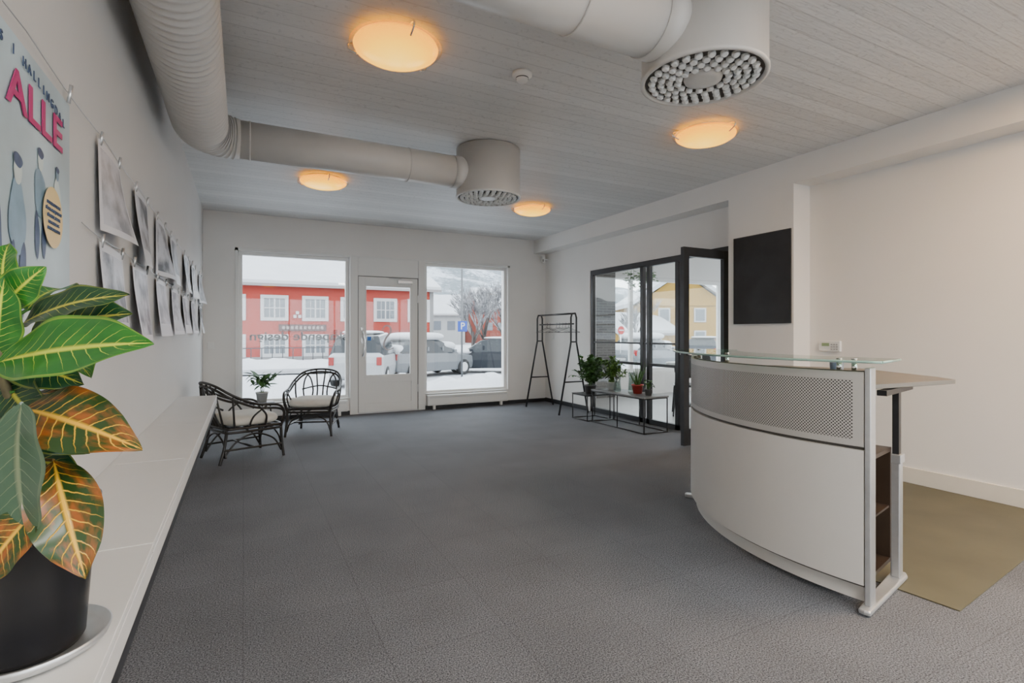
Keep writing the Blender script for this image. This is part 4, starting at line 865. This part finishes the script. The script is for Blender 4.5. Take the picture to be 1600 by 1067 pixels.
def car(name,loc,rz,paint,kind='suv',snow=False):
    e=empty(name,loc,rz)
    if kind=='van': st=[(-2.15,0.78,0.35,0.75,0.80,0.74),(-2.1,0.86,0.28,0.98,1.02,0.80),(-1.95,0.88,0.25,1.02,1.10,0.74),(-1.75,0.88,0.22,1.02,1.66,0.66),(0.3,0.89,0.22,1.0,1.76,0.66),(0.75,0.89,0.22,0.98,1.62,0.64),(1.45,0.87,0.22,0.93,1.05,0.70),(2.0,0.82,0.25,0.80,0.84,0.66),(2.15,0.72,0.35,0.6,0.62,0.6)]
    else: st=[(-2.2,0.75,0.35,0.72,0.76,0.70),(-2.15,0.85,0.28,0.92,0.96,0.78),(-1.95,0.88,0.25,0.96,1.02,0.72),(-1.55,0.88,0.22,0.96,1.46,0.60),(-0.2,0.89,0.22,0.94,1.52,0.60),(0.35,0.89,0.22,0.93,1.42,0.58),(1.05,0.88,0.22,0.90,0.98,0.70),(1.95,0.82,0.25,0.78,0.82,0.66),(2.15,0.72,0.35,0.58,0.6,0.6)]
    bm=bmesh.new(); R=[]
    for (x,w,zb,zs,zt,wt) in st:
        zm=(zb+zs)/2
        R.append([bm.verts.new(v) for v in ((x,-w*0.94,zb),(x,-w,zm),(x,-w*0.97,zs),(x,-wt,zt),(x,wt,zt),(x,w*0.97,zs),(x,w,zm),(x,w*0.94,zb))])
    for i in range(len(R)-1):
        for k in range(8):
            f=bm.faces.new((R[i][k],R[i][(k+1)%8],R[i+1][(k+1)%8],R[i+1][k])); f.smooth=False
            dz=abs(st[i][4]-st[i+1][4]); cab=st[i][4]-st[i][3]>0.3 or st[i+1][4]-st[i+1][3]>0.3
            if k in (2,4) and cab: f.material_index=1
            if k==3 and dz>0.3: f.material_index=1
    bm.faces.new(R[0][::-1]); bm.faces.new(R[-1]); bmesh.ops.recalc_face_normals(bm,faces=bm.faces)
    me=bpy.data.meshes.new('body'); bm.to_mesh(me); bm.free(); o=obj('body',me,[paint,M_cg],e)
    md=o.modifiers.new('b','BEVEL'); md.width=0.04; md.segments=2
    for i,(x,y) in enumerate(((-1.35,-0.80),(-1.35,0.80),(1.35,-0.80),(1.35,0.80))):
        sgn=1 if y>0 else -1
        cyls('wheel_%d'%(i+1),[((x,y-0.1*sgn,0.32),(x,y+0.11*sgn,0.32),0.32)],M_tyre,e,28); cyls('rim_%d'%(i+1),[((x,y+0.10*sgn,0.32),(x,y+0.12*sgn,0.32),0.2)],M_alu,e,20)
    boxes('pillars',[(x-0.04,x+0.04,s_*0.80-0.02,s_*0.80+0.02,0.95,1.2) for x in (-0.6,0.2) for s_ in (-1,1)],paint,e)
    boxes('tail_lights',[(-2.19,-2.08,-0.82,-0.66,0.72,0.98),(-2.19,-2.08,0.66,0.82,0.72,0.98)],M_tl,e,0.02)
    boxes('head_lights',[(2.05,2.14,-0.74,-0.5,0.56,0.72),(2.05,2.14,0.5,0.74,0.56,0.72)],M_pl,e,0.02)
    boxes('number_plate',[(-2.23,-2.17,-0.26,0.26,0.5,0.61),(2.13,2.18,-0.26,0.26,0.36,0.47)],M_pl,e)
    boxes('mirrors',[(0.65,0.8,-1.02,-0.88,0.95,1.08),(0.65,0.8,0.88,1.02,0.95,1.08)],paint,e,0.02)
    top=max(s[4] for s in st)
    if snow:
        rcushion('snow_roof',-0.55,0,top-0.10,2.2,1.45,0.36,M_snow,e); rcushion('snow_hood',1.45,0,0.80,1.35,1.6,0.28,M_snow,e); rcushion('snow_screen',0.72,0,0.98,0.9,1.4,0.42,M_snow,e)
        rcushion('snow_rear',-1.85,0,0.85,0.6,1.5,0.45,M_snow,e)
    else: rcushion('snow_roof',-0.7,0,top-0.05,1.9,1.2,0.12,M_snow,e)
    return e
P_w=omat('paint_white',(0.66,0.68,0.70),0.25); P_d=mat('paint_dark',(0.015,0.018,0.024),0.3,spec=0.3); P_g=omat('paint_grey',(0.25,0.27,0.29),0.3)
car('parked_van',(3.95,18.9,GZ+0.02),math.radians(68),P_w,'van'); car('parked_car',(6.75,20.9,GZ+0.02),math.radians(24),P_g,'suv',True); car('parked_car',(9.9,21.4,GZ+0.02),math.radians(150),P_d,'suv')
car('parked_car',(-1.7,15.5,GZ+0.02),math.radians(90),P_d,'suv'); car('parked_car',(17.5,19.5,GZ+0.02),math.radians(15),P_g,'suv',True); car('parked_car',(22.5,20.5,GZ+0.02),math.radians(35),P_d,'suv')
sg=empty('parking_sign',(7.35,18.4,GZ)); cyls('pole',[((0,0,0),(0,0,4.3),0.035)],omat('pole_grey',(0.2,0.21,0.22),0.5),sg)
box('plate',-0.19,0.19,-0.07,-0.045,1.82,2.22,omat('sign_blue',(0.01,0.09,0.6),0.4),sg,0.01); text('letter','P',0.36,(0,-0.073,2.02),(math.pi/2,0,0),M_tw,sg,bold=0.006)
tubes('lamp_arm',[[(0,0,4.2),(0,-0.1,4.5),(0,-0.8,4.6)]],M_alu,sg,0.03); rcushion('lamp_head',0,-1.0,4.52,0.25,0.5,0.14,M_dark,sg)
def tree(loc,h,seed,spread=0.5):
    rnd=random.Random(seed); bm=bmesh.new()
    def br(p,d_,L,r,lv):
        q=p+d_*L; mid=(p+q)/2+Vector((rnd.uniform(-1,1),rnd.uniform(-1,1),0))*L*0.05
        sweep(bm,[p,mid,q],[r,r*0.85,r*0.65],5 if lv<3 else 3,mi=0 if lv<2 else 1)
        if lv>=5: return
        for k in range(4 if lv<4 else 3):
            nd=(d_+Vector((rnd.uniform(-1,1),rnd.uniform(-1,1),rnd.uniform(-0.2,0.7)))*spread*1.2).normalized(); br(p+d_*L*rnd.uniform(0.5,1),nd,L*rnd.uniform(0.6,0.8),r*0.62,lv+1)
    br(Vector((0,0,0)),Vector((0,0,1)),h*0.28,h*0.016,0)
    me=bpy.data.meshes.new('bare_tree'); bm.to_mesh(me); bm.free(); o=obj('bare_tree',me,[omat('bark',(0.14,0.12,0.11),0.9),omat('frosted_twigs',(0.5,0.5,0.52),0.9,var=0.5,vscale=5)]); o.location=loc
tree((11.8,27.8,GZ),6.6,3); tree((13.3,29.5,GZ),7.2,8); tree((15.4,31,GZ),7.0,12); tree((24.5,28.5,GZ),6.5,17)
ns=empty('no_entry_sign',(15.4,19.0,GZ)); cyls('pole',[((0,0,0),(0,0,2.0),0.03)],M_alu,ns); cyls('disc',[((0,-0.05,1.9),(0,-0.03,1.9),0.19)],omat('sign_red',(0.8,0.02,0.02),0.4),ns,32); box('bar',-0.13,0.13,-0.056,-0.05,1.87,1.93,M_tw,ns)

# ---------------------------------------------------------------- world
w=bpy.data.worlds.new('overcast'); S.world=w; w.use_nodes=True; nt=w.node_tree; bg=nt.nodes['Background']
tc=nt.nodes.new('ShaderNodeTexCoord'); sp=nt.nodes.new('ShaderNodeSeparateXYZ'); nt.links.new(tc.outputs['Generated'],sp.inputs[0])
rp=nt.nodes.new('ShaderNodeValToRGB'); nt.links.new(sp.outputs[2],rp.inputs[0])
rp.color_ramp.elements[0].color=(0.93,0.96,1,1); rp.color_ramp.elements[1].color=(0.82,0.89,1,1)
nt.links.new(rp.outputs[0],bg.inputs[0]); bg.inputs[1].default_value=6.2

# ---------------------------------------------------------------- camera
cam=bpy.data.cameras.new('camera'); co=bpy.data.objects.new('camera',cam); COL.objects.link(co)
cam.sensor_width=36; cam.lens=18.34; cam.shift_y=-12.5/1600; cam.clip_start=0.02; cam.clip_end=1000
co.location=(0,0,1.25); co.rotation_euler=(math.pi/2,0,-YAW)
S.camera=co
